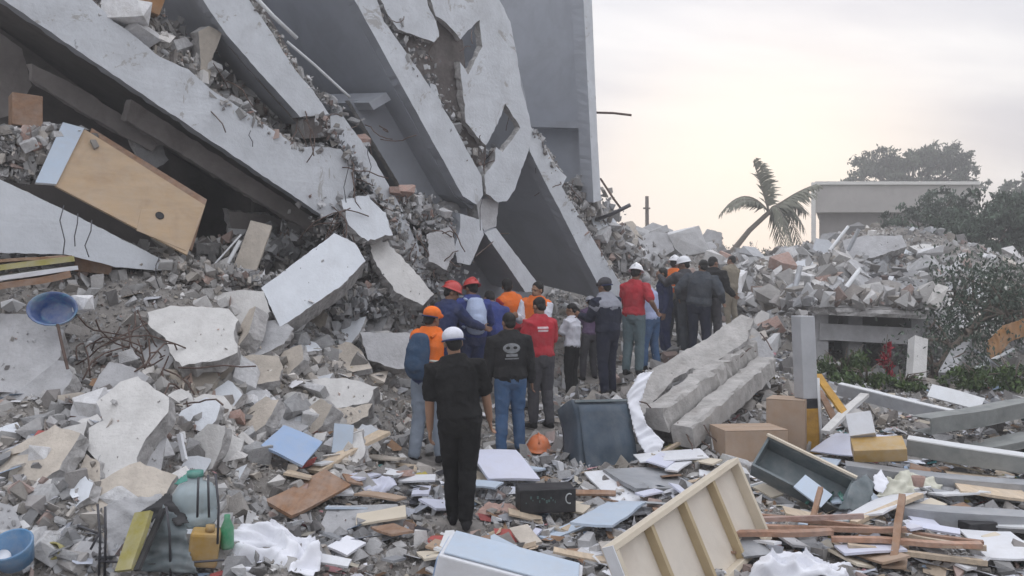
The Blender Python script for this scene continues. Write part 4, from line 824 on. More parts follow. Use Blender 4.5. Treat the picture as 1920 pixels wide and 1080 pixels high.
cloth('grey_sack', 'crumpled grey sack below the big pale slab', 'sack', [(198, 950), (235, 935), (300, 925), (318, 938), (270, 965), (240, 1020), (215, 1060), (200, 1060)], 'grey_concrete', .12, (0, -.75, .6), 5.6, seed=3, th=.01)
jc = thing('jerrycan', 'amber yellow jerrycan beside the white cloth in the bottom left', 'jerrycan', G(380, 1050))
p = W(380, 1058, 5.45)
mk('body', cbox(p, .19, .14, .24, .25, .12, .12), 'yellow_plastic', jc, bevel=.02)
mk('neck', tube([p + Vector((.06, -.03, .235)), p + Vector((.065, -.03, .275))], .03, 10), 'yellow_plastic', jc, True)
wt = thing('water_container', 'clear bluish plastic water container above the amber jerrycan', 'container', W(366, 975, 5.62))
mk('body', lathe(W(366, 982, 5.62), [(0, 0), (.13, 0), (.15, .03), (.15, .09), (.14, .1), (.15, .12), (.15, .22), (.11, .28), (.05, .3), (.05, .33), (0, .33)], 20), 'clear_plastic', wt, True)
mk('cap', lathe(W(366, 982, 5.62) + Vector((0, 0, .33)), [(0, .04), (.055, .04), (.055, 0), (0, 0)], 16), 'teal_plastic', wt, True)
one('bottle', lathe(W(426, 1028, 5.5), [(0, 0), (.04, 0), (.045, .02), (.045, .14), (.02, .2), (.02, .23), (0, .23)], 14), 'green_plastic', 'green bottle right of the amber jerrycan', 'bottle', smooth=True)
cloth('teal_scrap', 'teal plastic scrap above the water container', 'scrap', [(325, 905), (350, 885), (372, 893), (365, 915), (340, 920)], 'teal_plastic', .05, (0, -.7, .7), 5.9, seed=4)
bc = thing('plastic_crate', 'bright blue plastic tub at the bottom left corner', 'tub', G(35, 1055))
p = W(32, 1052, 5.1)
mk('body', lathe(p, [(0, .01), (.09, .01), (.12, .15), (.13, .155), (.135, .145), (.10, 0), (0, 0)], 20, M=Matrix.Rotation(R(30), 3, 'X')), 'cyan_plastic', bc, True)
mk('lid', lathe(p + Vector((-.08, -.05, .02)), [(0, 0), (.07, 0), (.07, .015), (0, .02)], 16, M=Matrix.Rotation(R(40), 3, 'X')), 'white_plastic', bc, True)
one('tin', lathe(G(112, 1045), [(0, 0), (.06, 0), (.06, .12), (.05, .12), (.05, .02), (0, .02)], 16, M=Matrix.Rotation(R(60), 3, 'X')), 'olive_board', 'rusty olive tin lying near the bottom left corner', 'tin', smooth=True)
cloth('white_cloth', 'crumpled white cloth heap in the bottom left foreground', 'cloth', [(425, 1045), (440, 1005), (475, 980), (510, 985), (560, 1000), (598, 1020), (606, 1050), (590, 1090), (430, 1090)], 'white_cloth', .32, (0, -.45, .9), None, .16, 5, freq=4.5)
cloth('blue_bag', 'dark navy bag showing under the slab at the left edge', 'bag', [(-30, 735), (10, 745), (38, 765), (25, 785), (-30, 790)], 'dark_blue', .06, (.2, -.8, .5), 7.0, seed=6)

# ------------------------------------------------------------------ foreground centre
fr = thing('white_cabinet', 'long white cabinet lying on its side at the bottom of the picture', 'cabinet', G(900, 1075))
A, B, C = W(822, 1040, 5.35), W(1090, 1112, 5.25), W(826, 988, 5.85)
U, V, n = rect_axes(A, B, C); n = n if n.z > 0 else -n
bm = bmesh.new(); add_box(bm, A - n * .34, U, V, n * .34); mk('body', bm, 'white_laminate', fr, bevel=.012)
bm = bmesh.new(); add_box(bm, A + U * .03 + V * .06 + n * .004, U * .94, V * .88, n * .014); mk('door', bm, 'pale_blue_board', fr, bevel=.004)
bm = bmesh.new(); add_box(bm, A - n * .30 - U.normalized() * .012 + V * .06, U.normalized() * .01, V * .88, n * .26); mk('end_panel', bm, 'blue_laminate', fr)
one('cabinet_door', panel([(916, 926), (1012, 926), (964, 871)], .025, .13), 'lilac_laminate', 'clean lilac-white cabinet door lying flat right of the black-clad man', 'door', bevel=.004)
bx = thing('black_box', 'black printed box in the litter below the lilac-white door', 'box', G(1025, 985))
p0 = G(975, 974, .04); p1 = G(1080, 985, .04); u_ = (p1 - p0); u_.z = 0; ln_ = u_.length; un = u_.normalized(); bk = Vector((-un.y, un.x, 0))
bm = bmesh.new(); add_box(bm, p0, un * ln_, bk * .28, Vector((0, 0, .22))); mk('carton', bm, 'black_plastic', bx, bevel=.008)
rg = random.Random(4)
for k in range(14):
    if rg.random() < .2: continue
    a = p0 + un * (.05 + k * .02) * (ln_ / .5) + Vector((0, 0, .09 + .05 * rg.random())) - bk * .004
    bm = bmesh.new(); add_box(bm, a, un * (.006 + .012 * rg.random()), bk * .003, Vector((0, 0, .008 + .022 * rg.random()))); mk('print_stroke', bm, 'mark_teal', bx)
q0 = p0 + un * ln_ * .88 + Vector((0, 0, .13)) - bk * .005
mk('print_crescent', tube([q0 + un * (.035 * math.cos(t)) + Vector((0, 0, .045 * math.sin(t))) for t in [1.0 + i * .45 for i in range(10)]], .006, 6), 'mark_pale', bx, True)
cloth('red_cloth', 'red and dark patterned cloth left of the black printed box', 'cloth', [(890, 960), (915, 938), (955, 945), (980, 958), (950, 985), (900, 990)], 'chunk_brick', .1, (0, -.5, .87), None, .06, 7)
# dark blue cabinet standing in the middle
dc = thing('dark_cabinet', 'dark blue-black dented cabinet standing tilted below the onlookers', 'cabinet', G(1130, 890))
A, B, C = W(1092, 893, 9.0), W(1199, 887, 9.25), W(1066, 752, 9.25)
U, V, n = rect_axes(A, B, C); n = n if n.y < 0 else -n
bm = bmesh.new(); add_box(bm, A - n * .45, U, V, n * .45); bmesh.ops.subdivide_edges(bm, edges=bm.edges[:], cuts=9, use_grid_fill=True)
for v_ in bm.verts: v_.co += Vector([noise.noise(v_.co * 3 + Vector((k * 7, 0, 0))) for k in range(3)]) * .045
mk('body', bm, 'dark_blue', dc, True)
bm = bmesh.new(); add_box(bm, A + U * .05 + V * .03 + n * .012, U * .9, V * .9, n * .012); bmesh.ops.subdivide_edges(bm, edges=bm.edges[:], cuts=8, use_grid_fill=True)
for v_ in bm.verts: v_.co += n * (noise.noise(v_.co * 3.5) * .05 + .03)
mk('front_panel', bm, 'dark_blue', dc, True)
bm = bmesh.new(); add_box(bm, A + V * .97 + n * .01, U, V * .035, n * .03); mk('rim', bm, 'dark_teal', dc, bevel=.004)
def helmet_mesh(c, r, M=None, brim=.02):
    pr = [(0, r * .92), (r * .3, r * .88), (r * .6, r * .72), (r * .85, r * .45), (r * .98, r * .15), (r, 0), (r + brim, -.006), (r + brim, -.014), (r * .96, -.012), (r * .8, r * .4), (r * .5, r * .68), (0, r * .84)]
    return lathe(c, pr, 20, .86, 1.05, M)
hh = thing('hard_hat', 'orange hard hat lying on the rubble beside the dark cabinet', 'hard hat', G(1010, 848))
p = G(1010, 846, .05)
sh_ = mk('shell', helmet_mesh(p, .165, Matrix.Rotation(R(12), 3, 'X'), .03), 'orange_plastic', hh, True)
mk('ridge', tube([p + Vector((0, .165 * math.cos(t), .157 * math.sin(t))) for t in [i * math.pi / 8 for i in range(1, 8)]], .014, 8), 'orange_plastic', sh_, True)
cloth('white_tarp', 'white plastic tarp draped from the plaster slab to the ground', 'tarp', [(1174, 742), (1198, 700), (1225, 690), (1212, 720), (1200, 760), (1212, 792), (1246, 826), (1238, 848), (1214, 858), (1196, 830), (1184, 790)], 'white_cloth', .12, (-.2, -.85, .45), 9.35, seed=8)
cloth('yellow_bundle', 'yellowish crumpled bundle right of the white tarp', 'bundle', [(1230, 850), (1255, 836), (1300, 830), (1318, 825), (1300, 850), (1262, 864), (1232, 866)], 'olive_board', .12, (0, -.6, .8), None, .06, 9)
one('timber_scrap', bar(G(1240, 862, .06), G(1330, 815, .08), .05, .03), 'wood_pale', 'short pale stick by the yellowish bundle', 'stick')
one('metal_sheet', panel([(1192, 938), (1305, 930), (1188, 896)], .04, .06), 'galvanised', 'grey-blue metal panel lying left of the ribbed tray', 'panel', bevel=.004)
one('white_board', panel([(1095, 905), (1170, 985), (1180, 895)], .02, .09), 'white_laminate', 'white board lying between black box and ribbed tray', 'board', bevel=.004)
one('white_board', panel([(1150, 1012), (1215, 965), (1140, 965)], .02, .1), 'pale_blue_board', 'narrow pale board against the ribbed tray corner', 'board', bevel=.004)
one('white_board', panel([(1200, 890), (1330, 880), (1210, 868)], .015, .1), 'white_laminate', 'long white strip of board behind the grey-blue panel', 'board')
# ribbed tray (large)
def tray(name, label, cat, TL, TR, BL, depth, ribs, m_edge, m_face, ew=.03, end=None):
    t = thing(name, label, cat, (TL + TR + BL) / 3); U, V, n = rect_axes(TL, TR, BL); n = n if n.dot(CAMP - TL) > 0 else -n
    un, vn = U.normalized(), V.normalized(); lu, lv = U.length, V.length
    bm = bmesh.new(); add_box(bm, TL - n * depth, U, V, -n * .015); mk('back_board', bm, m_face, t)
    for nm, o, a, b in (('long_side', TL, un * lu, vn * ew), ('long_side', TL + V - vn * ew, un * lu, vn * ew), ('end_side', TL + vn * ew, un * ew, vn * (lv - 2 * ew)), ('end_side', TL + vn * ew + un * (lu - ew), un * ew, vn * (lv - 2 * ew))):
        bm = bmesh.new(); add_box(bm, o - n * depth, a, b, n * depth); mk(nm, bm, m_edge, t, bevel=.004)
    for k in range(ribs):
        f = (k + 1) / (ribs + 1); bm = bmesh.new(); add_box(bm, TL - n * depth + un * (lu * f - ew * .5) + vn * ew, un * ew, vn * (lv - 2 * ew), n * depth * .82); mk('rib', bm, 'tray_rib' if ribs > 1 else m_edge, t, bevel=.003)
    if end:
        bm = bmesh.new(); add_box(bm, TL - un * .012 - n * depth, un * .01, vn * lv, n * depth); mk('end_facing', bm, end, t)
    return t
tray('ribbed_tray', 'large cream wooden frame with inner ribs standing on its edge, right foreground', 'frame', W(1150, 1022, 4.75), W(1384, 857, 6.3), W(1225, 1235, 4.62), .08, 3, 'cream_board', 'tray_back', .04, 'white_laminate')
dw = tray('drawer', 'dark teal drawer with cream rim tipped over behind the ribbed frame', 'drawer', W(1440, 818, 7.9), W(1604, 898, 7.5), W(1426, 880, 7.7), .20, 0, 'dark_teal', 'dark_teal', .025)
mk('rim', bar(W(1438, 816, 7.88), W(1606, 897, 7.47), .06, .02), 'cream_board', dw)['label'] = 'cream rim'
one('pale_blue_sheet', pbox(W(1488, 912, 7.3), W(1510, 890, 7.45), W(1545, 945, 7.2), .015), 'pale_blue_board', 'pale blue sheet lying in the dark teal drawer', 'sheet')

# ------------------------------------------------------------------ right side
def carton(label, c, sx, sy, sz, rz):
    t = thing('cardboard_box', label, 'box', c); mk('body', cbox(c, sx, sy, sz, rz), 'cardboard', t, bevel=.01)
    M = Matrix.Rotation(rz, 3, 'Z')
    for k in (-1, 1):
        bm = bmesh.new(); o = Vector(c) + Vector((0, 0, sz + .002)) + M @ Vector((-sx / 2, -sy / 2 if k < 0 else .004, 0)); add_box(bm, o, M @ Vector((sx, 0, 0)), M @ Vector((0, sy / 2 - .004, 0)), Vector((0, 0, .006)) + M @ Vector((0, 0, .0)))
        mk('flap', bm, 'cardboard', t)
    return t
carton('low wide brown cardboard box left of the upright one', G(1402, 858, -.02), .74, .5, .36, .12)
carton('tall upright brown cardboard box touching the grey post', G(1478, 836, -.02), .45, .42, .60, -.5)
ps = thing('gate_post', 'grey gate post with black and ochre painted foot', 'post', G(1516, 842))
p = G(1516, 842, -.05); top = W(1505, 592, p.y - .02); ax = (top - p).normalized()
def post_piece(nm, a, b, w_, m):
    A, B = p.lerp(top, a), p.lerp(top, b); s = Vector((1, .25, 0)).normalized(); f = Vector((-.25, 1, 0)).normalized(); bm = bmesh.new()
    add_box(bm, A - s * w_ / 2 - f * w_ / 2, s * w_, f * w_, B - A); mk(nm, bm, m, ps, bevel=.01)
post_piece('shaft', .40, 1, .2, 'post_grey'); post_piece('black_band', .33, .40, .202, 'black_paint'); post_piece('ochre_foot', 0, .33, .202, 'yellow_paint')
mk('corner_pipe', tube([p + Vector((.125, -.08, .1)), p.lerp(top, .55) + Vector((.125, -.08, 0))], .018, 8), 'white_metal', ps, True)
one('striped_plank', bar(W(1532, 705, 9.9), W(1588, 785, 9.3), .1, .03), 'yellow_paint', 'narrow yellow plank leaning right of the gate post', 'plank')
one('plank', bar(W(1535, 735, 10.1), W(1570, 800, 9.4), .08, .03), 'wood_brown', 'dark thin plank under the narrow yellow plank', 'plank')
one('plank', bar(W(1548, 812, 9.0), W(1622, 742, 9.8), .1, .04), 'pale_concrete', 'pale stick leaning up between gate post and white carton', 'stick')
def channel(label, A, B, wd, ht, m, th=.012, top=None):
    """bent sheet-metal channel: web, two flanges"""
    t = thing('metal_channel', label, 'metal channel', (A + B) / 2); d = B - A; s = d.cross(Vector((0, 0, 1))).normalized(); u = s.cross(d).normalized(); k = 10
    def strip(o, a, b, nm, mm):
        bm = bmesh.new(); rings = []
        for i in range(k + 1):
            c = A + d * (i / k) + o + u * noise.noise((A + d * (i / k)) * .9) * .05
            rings.append([bm.verts.new(c + x * a + y * b) for x, y in ((0, 0), (1, 0), (1, 1), (0, 1))])
        for r0, r1 in zip(rings, rings[1:]):
            for q in range(4): bm.faces.new((r0[q], r0[(q + 1) % 4], r1[(q + 1) % 4], r1[q]))
        bm.faces.new(rings[0]); bm.faces.new(rings[-1][::-1]); mk(nm, bm, mm, t)
    f = -1 if s.y > 0 else 1
    strip(s * f * wd * 0, s * f * th, u * ht, 'web', m); strip(s * f * th + u * ht, -s * f * wd, u * th, 'flange', top or m); strip(s * f * th - u * th, -s * f * wd, u * th, 'flange', m)
    return t
channel('long pale metal channel running right from behind the gate post', W(1568, 740, 10.4), W(1782, 790, 9.6), .18, .13, 'galvanised', top='white_metal')
channel('wide green-grey metal channel rising to the right edge', W(1745, 815, 9.0), W(1960, 776, 9.8), .26, .16, 'green_grey_metal')
channel('white-topped dark metal channel at the right edge', W(1698, 850, 8.4), W(1960, 895, 7.8), .26, .15, 'green_grey_metal', top='white_metal')
channel('long grey metal beam lying below the white-topped channel', W(1585, 905, 8.0), W(1960, 945, 7.4), .26, .15, 'galvanised')
channel('grey metal trough above the white paper at the right edge', W(1690, 980, 6.7), W(1960, 1000, 6.5), .25, .11, 'galvanised')
channel('thin green-grey sheet edge at the far right', W(1800, 868, 8.9), W(1960, 830, 9.1), .35, .06, 'green_grey_metal')
one('white_sheet', pbox(W(1738, 742, 10.3), W(1748, 720, 10.4), W(1835, 775, 9.9), .015), 'white_metal', 'crisp white metal sheet lying across the channels at right', 'sheet')
one('white_carton', pbox(W(1597, 826, 8.6), W(1644, 820, 8.5), W(1590, 785, 8.7), .2), 'white_laminate', 'small white carton with open side behind the yellow box', 'carton', bevel=.004)
one('white_board', panel([(1520, 868), (1632, 880), (1532, 828)], .015, .12), 'lilac_laminate', 'white panel lying right of the post foot', 'panel')
one('yellow_box', pbox(W(1602, 868, 8.25), W(1702, 865, 8.1), W(1600, 842, 8.5), .14), 'yellow_plastic', 'flat amber yellow box on the grey metal beam', 'box', bevel=.006)
one('beige_board', panel([(1802, 948), (1935, 962), (1806, 908)], .025, .1), 'wood_pale', 'beige wooden board at the right edge below the channels', 'board')
cloth('cream_clothes', 'pile of cream and pale green clothes in the right foreground', 'clothes', [(1632, 945), (1655, 905), (1690, 890), (1735, 895), (1765, 915), (1758, 950), (1715, 965), (1660, 968)], 'cream_cloth', .22, (0, -.6, .8), None, .12, 10, freq=6)
one('red_pot', lathe(W(1722, 912, 7.3), [(0, 0), (.04, 0), (.06, .09), (.05, .09), (.035, .01), (0, .01)], 14), 'chunk_brick', 'small red-brown pot on the pile of cream clothes', 'pot', smooth=True)
cloth('dark_jacket', 'dark grey jacket draped over the drawer corner', 'jacket', [(1575, 950), (1598, 905), (1622, 890), (1636, 915), (1632, 945), (1600, 958)], 'dark_teal', .12, (.2, -.75, .6), 7.2, seed=11)
cloth('white_paper', 'white crumpled paper sheet left of the clothes pile', 'paper', [(1636, 895), (1652, 880), (1668, 905), (1655, 925), (1640, 918)], 'white_cloth', .08, (0, -.6, .8), 7.4, seed=12)
cloth('white_paper', 'large white paper sheet below the grey trough', 'paper', [(1722, 968), (1775, 955), (1800, 985), (1790, 1010), (1745, 1005), (1730, 985)], 'white_cloth', .07, (0, -.5, .85), None, .12, 13)
one('white_board', panel([(1580, 990), (1655, 985), (1560, 955)], .015, .09), 'white_laminate', 'white flat panel behind the reddish laths', 'panel')
one('white_board', panel([(1560, 972), (1650, 968), (1572, 950)], .015, .13), 'pale_blue_board', 'pale grey panel below the dark drawer', 'panel')
one('white_board', panel([(1850, 1075), (1960, 1080), (1840, 1025)], .015, .1), 'white_laminate', 'white panel in the bottom right corner', 'panel')
one('white_board', panel([(1840, 1015), (1950, 1022), (1850, 992)], .015, .12), 'white_metal', 'white strip panel above the bottom right corner', 'panel')
cn = thing('green_cord', 'tangled green plastic cord beside the white flat panel', 'cord', G(1545, 965))
rg = random.Random(8)
for k in range(6):
    pts = [G(1515 + i * 11 + rg.uniform(-6, 6), 960 + rg.uniform(-12, 14), .14 + rg.random() * .05) for i in range(7)]; mk('strand', tube(pts, .011, 6), 'teal_plastic', cn, True)
one('dark_box', cbox(G(1828, 1010, .03), .26, .2, .12, .2), 'black_plastic', 'small black box in the litter near the bottom right corner', 'box', bevel=.008)
cloth('white_sack', 'large crumpled white plastic sheet at the bottom right of the picture', 'plastic sheet', [(1390, 1095), (1420, 1055), (1470, 1035), (1500, 1040), (1522, 1022), (1560, 1050), (1600, 1065), (1640, 1100)], 'white_cloth', .35, (0, -.55, .83), None, .2, 14, freq=4.5)
lath = [((1405, 992), (1845, 1058), .05, 'wood_red', 'topmost long reddish lath of the lath pile'), ((1388, 1018), (1700, 1040), .05, 'wood_red', 'second reddish lath left in the pile'), ((1375, 1042), (1560, 1052), .07, 'wood_red', 'short brown lath end left of the white sheet'),
        ((1560, 1045), (1840, 1082), .07, 'wood_red', 'lower long brown lath right of the white sheet'), ((1590, 1062), (1850, 1098), .06, 'wood_pale', 'pale lath at the bottom of the pile'), ((1520, 1015), (1850, 1075), .035, 'wood_pale', 'thin pale lath in the middle of the pile'),
        ((1600, 1012), (1725, 975), .06, 'wood_pale', 'pale stick crossing above the lath pile'), ((1410, 1005), (1620, 1028), .04, 'chunk_brick', 'thin red lath under the topmost lath')]
for k, (a, b, wd_, m, lb) in enumerate(lath):
    one('lath', bar(G(*a, .10 + .02 * (k % 3)), G(*b, .14 + .025 * (k % 4)), wd_, .035), m, lb, 'lath', bevel=.003)
one('lath', bar(G(1676, 1085, .1), G(1692, 1005, .3), .05, .04), 'wood_brown', 'dark stick standing across the lath pile', 'lath')
one('lath', bar(G(1520, 1015, .1), G(1540, 985, .3), .04, .04), 'wood_brown', 'short dark stick at the left of the lath pile', 'lath')
# loose small boards in the centre litter
rg = random.Random(31)
spots = [(735, 905, 'white_laminate', 'small white board right of the lilac scraps'), (700, 985, 'white_laminate', 'white scrap beside the mauve slab'), (790, 935, 'lilac_laminate', 'lilac board scrap left of the black-clad man'), (780, 910, 'white_laminate', 'white tile scrap behind the black-clad man\'s left leg'),
         (650, 1040, 'white_cloth', 'white scrap below the mauve slab'), (560, 905, 'wood_pale', 'tan board scrap between blue board and brown plank'), (1060, 1010, 'tan_concrete', 'tan tile scrap below the black box'), (1110, 1050, 'white_laminate', 'white tile scrap left of the ribbed frame'),
         (985, 1020, 'tan_concrete', 'pale tan slab scrap in front of the black box'), (1000, 890, 'pale_blue_board', 'bluish scrap beneath the lilac-white door'), (720, 870, 'tan_concrete', 'tan board left of the grey-jeaned man\'s feet'), (760, 890, 'wood_pale', 'pale board at the grey-jeaned man\'s feet'),
         (1260, 980, 'wood_brown', 'brown scrap behind the ribbed frame'), (1460, 950, 'galvanised', 'grey slat bundle left of the white flat panel'), (1500, 980, 'wood_pale', 'pale slat by the green cord'), (1330, 900, 'white_laminate', 'white scrap at the top corner of the ribbed frame'),
         (1090, 870, 'white_laminate', 'white scrap in front of the dark cabinet'), (680, 905, 'lilac_laminate', 'lilac scrap above the mauve slab'), (640, 935, 'white_laminate', 'white scrap right of the brown plank'), (830, 960, 'lilac_laminate', 'lilac tile scrap beside the black-clad man\'s shoe')]
for x, y, m, lb in spots:
    p = G(x, y, .05); one('board_scrap', cbox(p, rg.uniform(.2, .38), rg.uniform(.14, .3), .02, rg.uniform(0, 3), rg.uniform(-.25, .25), rg.uniform(-.2, .2)), m, lb, 'scrap', bevel=.003)
cloth('lilac_cloth', 'lilac cloth scraps left of the black-clad man', 'cloth', [(640, 905), (665, 890), (700, 900), (740, 895), (745, 915), (700, 930), (660, 925)], 'lilac_laminate', .12, (0, -.5, .86), None, .07, 15, freq=7)
cloth('pink_cloth', 'small pink rag above the brown plank', 'rag', [(540, 915), (560, 903), (580, 908), (575, 925), (550, 928)], 'chunk_brick', .06, (0, -.5, .86), None, .06, 16, freq=8)
def uniq(a, rel, ph, px, py):
    lb = f'{a} {rel} {ph}'; k = 1
    while lb in SEEN and k < 5: lb = f'{a} between {ph} and ' + sorted((math.hypot(px - q, py - b), c) for q, b, c in LM)[k][1]; k += 1
    SEEN[lb] = 0; return lb
xs = ['white_laminate', 'white_laminate', 'pale_blue_board', 'galvanised', 'white_metal', 'wood_pale', 'lilac_laminate', 'cream_board', 'grey_concrete', 'wood_brown', 'cardboard']
nmz = dict(white_laminate='white', pale_blue_board='pale blue', galvanised='grey', white_metal='off-white', wood_pale='light wooden', lilac_laminate='lilac', cream_board='cream', grey_concrete='stone-grey', wood_brown='dark wooden', cardboard='brown card')
for k in range(96):
    px, py = (rg.uniform(1180, 1910), rg.uniform(860, 1070)) if k < 66 else (rg.uniform(600, 1150), rg.uniform(870, 1075)); p = G(px, py, .05 + .05 * rg.random())
    if np.min(np.hypot(feet[:, 0] - p.x, feet[:, 1] - p.y)) < .4: continue
    m = rg.choice(xs); lx = rg.uniform(.14, .5); ly = rg.uniform(.06, .24); d, ax_, ay_, ph = min((math.hypot(px - a, py - b), a, b, c) for a, b, c in LM)
    rel = ('right of' if px > ax_ else 'left of') if abs(px - ax_) > abs(py - ay_) else ('below' if py > ay_ else 'above')
    one('board_scrap', cbox(p, lx, ly, .018, rg.uniform(0, 3.1), rg.uniform(-.3, .3), rg.uniform(-.25, .25)), m, uniq(f"{'narrow' if ly < .45 * lx else 'stubby'} {'long ' if lx > .36 else ''}{nmz[m]} scrap", rel, ph, px, py), 'scrap', 'loose board scraps in the litter', bevel=.003)
# things lodged in the upper storeys
one('wooden_crate', cbox(onF(255, 14, .25), .5, .4, .3, .6, .2, .3), 'rust_orange', 'orange-brown crate at the top of the rubble on the long beam', 'crate', bevel=.01)
one('plaster_lump', chunk_mesh(78, (.8, .6)), 'chunk_white', 'big white lump on the long beam near the top left', 'lump').location = onF(240, 42, .0)
bpy.data.objects['plaster_lump.001'].scale = (.42, .38, .36)
one('red_brown_box', cbox(onF(48, 240, .35), .30, .26, .36, .7), 'wood_brown', 'reddish-brown box in the dark storey at the top left', 'box', bevel=.01)
# bits of the right heap
one('hanging_cloth', sheet([(1708, 552), (1722, 540), (1734, 556), (1740, 612), (1700, 614)], W(1720, 580, 15.5), (0, -.97, .2), .1, .03, 17), 'cream_cloth', 'cream cloth hanging like a lampshade below the right heap', 'cloth', smooth=True)
bmw = thing('ruined_porch', 'ruined grey porch with dark openings under the right heap', 'porch', G(1630, 690))
mk('front_beam', bar(W(1532, 636, 14.9), W(1716, 646, 14.7), .3, .30), 'grey_concrete', bmw)
za_ = 1.72
P_ = [Vector((W(x, 560, Y_).x, Y_, za_ + dz)) for x, Y_, dz in ((1528, 14.3, 0), (1735, 14.2, -.08), (1755, 17.2, .1), (1520, 17.4, .15))]
mk('canopy_slab', prism(P_, Vector((0, 0, .13)), .09, .12, 88), ['grey_concrete', 'broken_concrete'], bmw)
for x, y_ in ((1540, 14.8), (1604, 14.9), (1722, 14.7), (1560, 16.9), (1740, 16.9)):
    t_ = W(x, 560, y_); b_ = on_ground(t_.x, t_.y, -.2); mk('pier', bar(b_, Vector((b_.x, b_.y, za_ + .03)), .26, .26, Vector((0, 1, 0))), 'grey_concrete', bmw)
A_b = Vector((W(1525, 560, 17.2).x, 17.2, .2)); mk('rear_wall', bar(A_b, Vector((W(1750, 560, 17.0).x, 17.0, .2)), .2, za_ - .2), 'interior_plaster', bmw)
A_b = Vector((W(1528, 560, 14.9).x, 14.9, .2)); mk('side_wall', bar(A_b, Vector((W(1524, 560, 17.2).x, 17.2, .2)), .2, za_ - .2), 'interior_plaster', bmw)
rs = np.random.RandomState(44); n_l = 420; P_l = np.stack([rs.uniform(P_[0].x - .2, P_[1].x + .3, n_l), rs.uniform(14.1, 17.3, n_l), np.full(n_l, za_ + .15)], 1); s_l = .06 + .34 * rs.rand(n_l) ** 2.4; P_l[:, 2] += s_l * .2 + .12 * rs.rand(n_l)
tag(lumps('porch_rubble', P_l, s_l, rs, PAL, PALW, 'rubble_mix'), 'broken lumps heaped on the ruined porch', 'rubble', kind='stuff')
one('grey_upright', bar(G(1722, 730, -.1), W(1728, 632, 13.0), .22, .2, Vector((0, 1, 0))), 'pale_concrete', 'pale upright concrete stub behind the red plant', 'stub')
one('concrete_post', bar(W(1775, 720, 13), W(1810, 655, 14), .22, .2), 'grey_concrete', 'leaning grey concrete post stub right of the red plant', 'post')
cloth('rusty_sheet', 'bent rust-orange metal panel in the fallen branches at the right edge', 'panel', [(1848, 680), (1850, 640), (1880, 610), (1940, 590), (1940, 625), (1895, 640), (1870, 670)], 'rust_orange', .25, (-.3, -.9, .2), 13.5, seed=18, th=.03, freq=1.5)
for k, (a, b, r) in enumerate([((1830, 690, 13.2), (1900, 655, 13.6), .03), ((1815, 650, 14), (1880, 690, 13), .03), ((1570, 560, 17), (1612, 505, 18), .05), ((1610, 430, 20), (1590, 470, 20), .05), ((1555, 470, 20), (1590, 425, 20.5), .04), ((1490, 545, 18), (1500, 500, 18.4), .06)]):
    one('pipe', tube([W(*a), W(*b)], r, 7), ['white_metal', 'galvanised'][k % 2], ['pale rod under the rusty sheet', 'grey rod crossing below the rusty sheet', 'pale pipe stuck in the right heap', 'bent pipe at the crest of the right heap', 'white pipe leaning on the heap crest', 'dark pipe on the left shoulder of the right heap'][k], 'pipe')

# ------------------------------------------------------------------ people
mat('skin', (0.24, 0.135, 0.09), 0.6, 0.08, 8, 0.05, 60); mat('skin_mid', (0.33, 0.195, 0.13), 0.6, 0.08, 8, 0.05, 60)
mat('hair_black', (0.012, 0.011, 0.011), 0.6, 0.3, 40, 0.5, 120); mat('hair_grey', (0.28, 0.28, 0.29), 0.7, 0.2, 40, 0.5, 120)
mat('eye_dark', (0.02, 0.018, 0.016), 0.3, 0.1); mat('lip', (0.25, 0.10, 0.08), 0.6, 0.1)
def fabric(name, col, var=.12): return mat(name, col, .92, var, 5, .3, 35, dust=.10 if max(col) > .06 else .025, stain=tuple(c * .75 + .03 for c in col), stain_amt=.35, stain_scale=3, spec=.15)
for nm, c in dict(black=(.011, .011, .012), black2=(.018, .018, .02), jeans=(.055, .12, .24), grey_jeans=(.22, .26, .32), red=(.42, .02, .035), white=(.70, .71, .78), navy=(.022, .035, .11), navy_blue=(.03, .05, .21), dark_navy=(.02, .024, .045),
                  orange=(.80, .17, .02), slate=(.05, .06, .075), teal_grey=(.11, .16, .18), purple=(.12, .075, .15), camo=(.24, .21, .16), pale_blue=(.42, .50, .68), blue_shirt=(.42, .48, .70), charcoal=(.055, .055, .065), bag_blue=(.025, .06, .12), grey=(.30, .31, .36)).items(): fabric('cloth_' + nm, c)
TMP = bpy.data.scenes.new('workbench')
def loft(bm, rings, n=14):
    """rings: (centre, u, v); closed tube with rounded ends"""
    rr = []
    def ring(c, u, v): return [bm.verts.new(c + u * math.cos(2 * math.pi * k / n) + v * math.sin(2 * math.pi * k / n)) for k in range(n)]
    c0, u0, v0 = rings[0]; d0 = (rings[0][0] - rings[1][0]).normalized(); c1, u1, v1 = rings[-1]; d1 = (rings[-1][0] - rings[-2][0]).normalized()
    r0 = min(u0.length, v0.length); r1 = min(u1.length, v1.length)
    full = [(c0 + d0 * r0 * .55, u0 * .7, v0 * .7)] + list(rings) + [(c1 + d1 * r1 * .55, u1 * .7, v1 * .7)]
    rr = [ring(*r) for r in full]
    for a, b in zip(rr, rr[1:]):
        for k in range(n): bm.faces.new((a[k], a[(k + 1) % n], b[(k + 1) % n], b[k]))
    for rg_, p in ((rr[0], c0 + d0 * r0 * .8), (rr[-1], c1 + d1 * r1 * .8)):
        pv = bm.verts.new(p)
        for k in range(n): bm.faces.new((rg_[k], rg_[(k + 1) % n], pv))
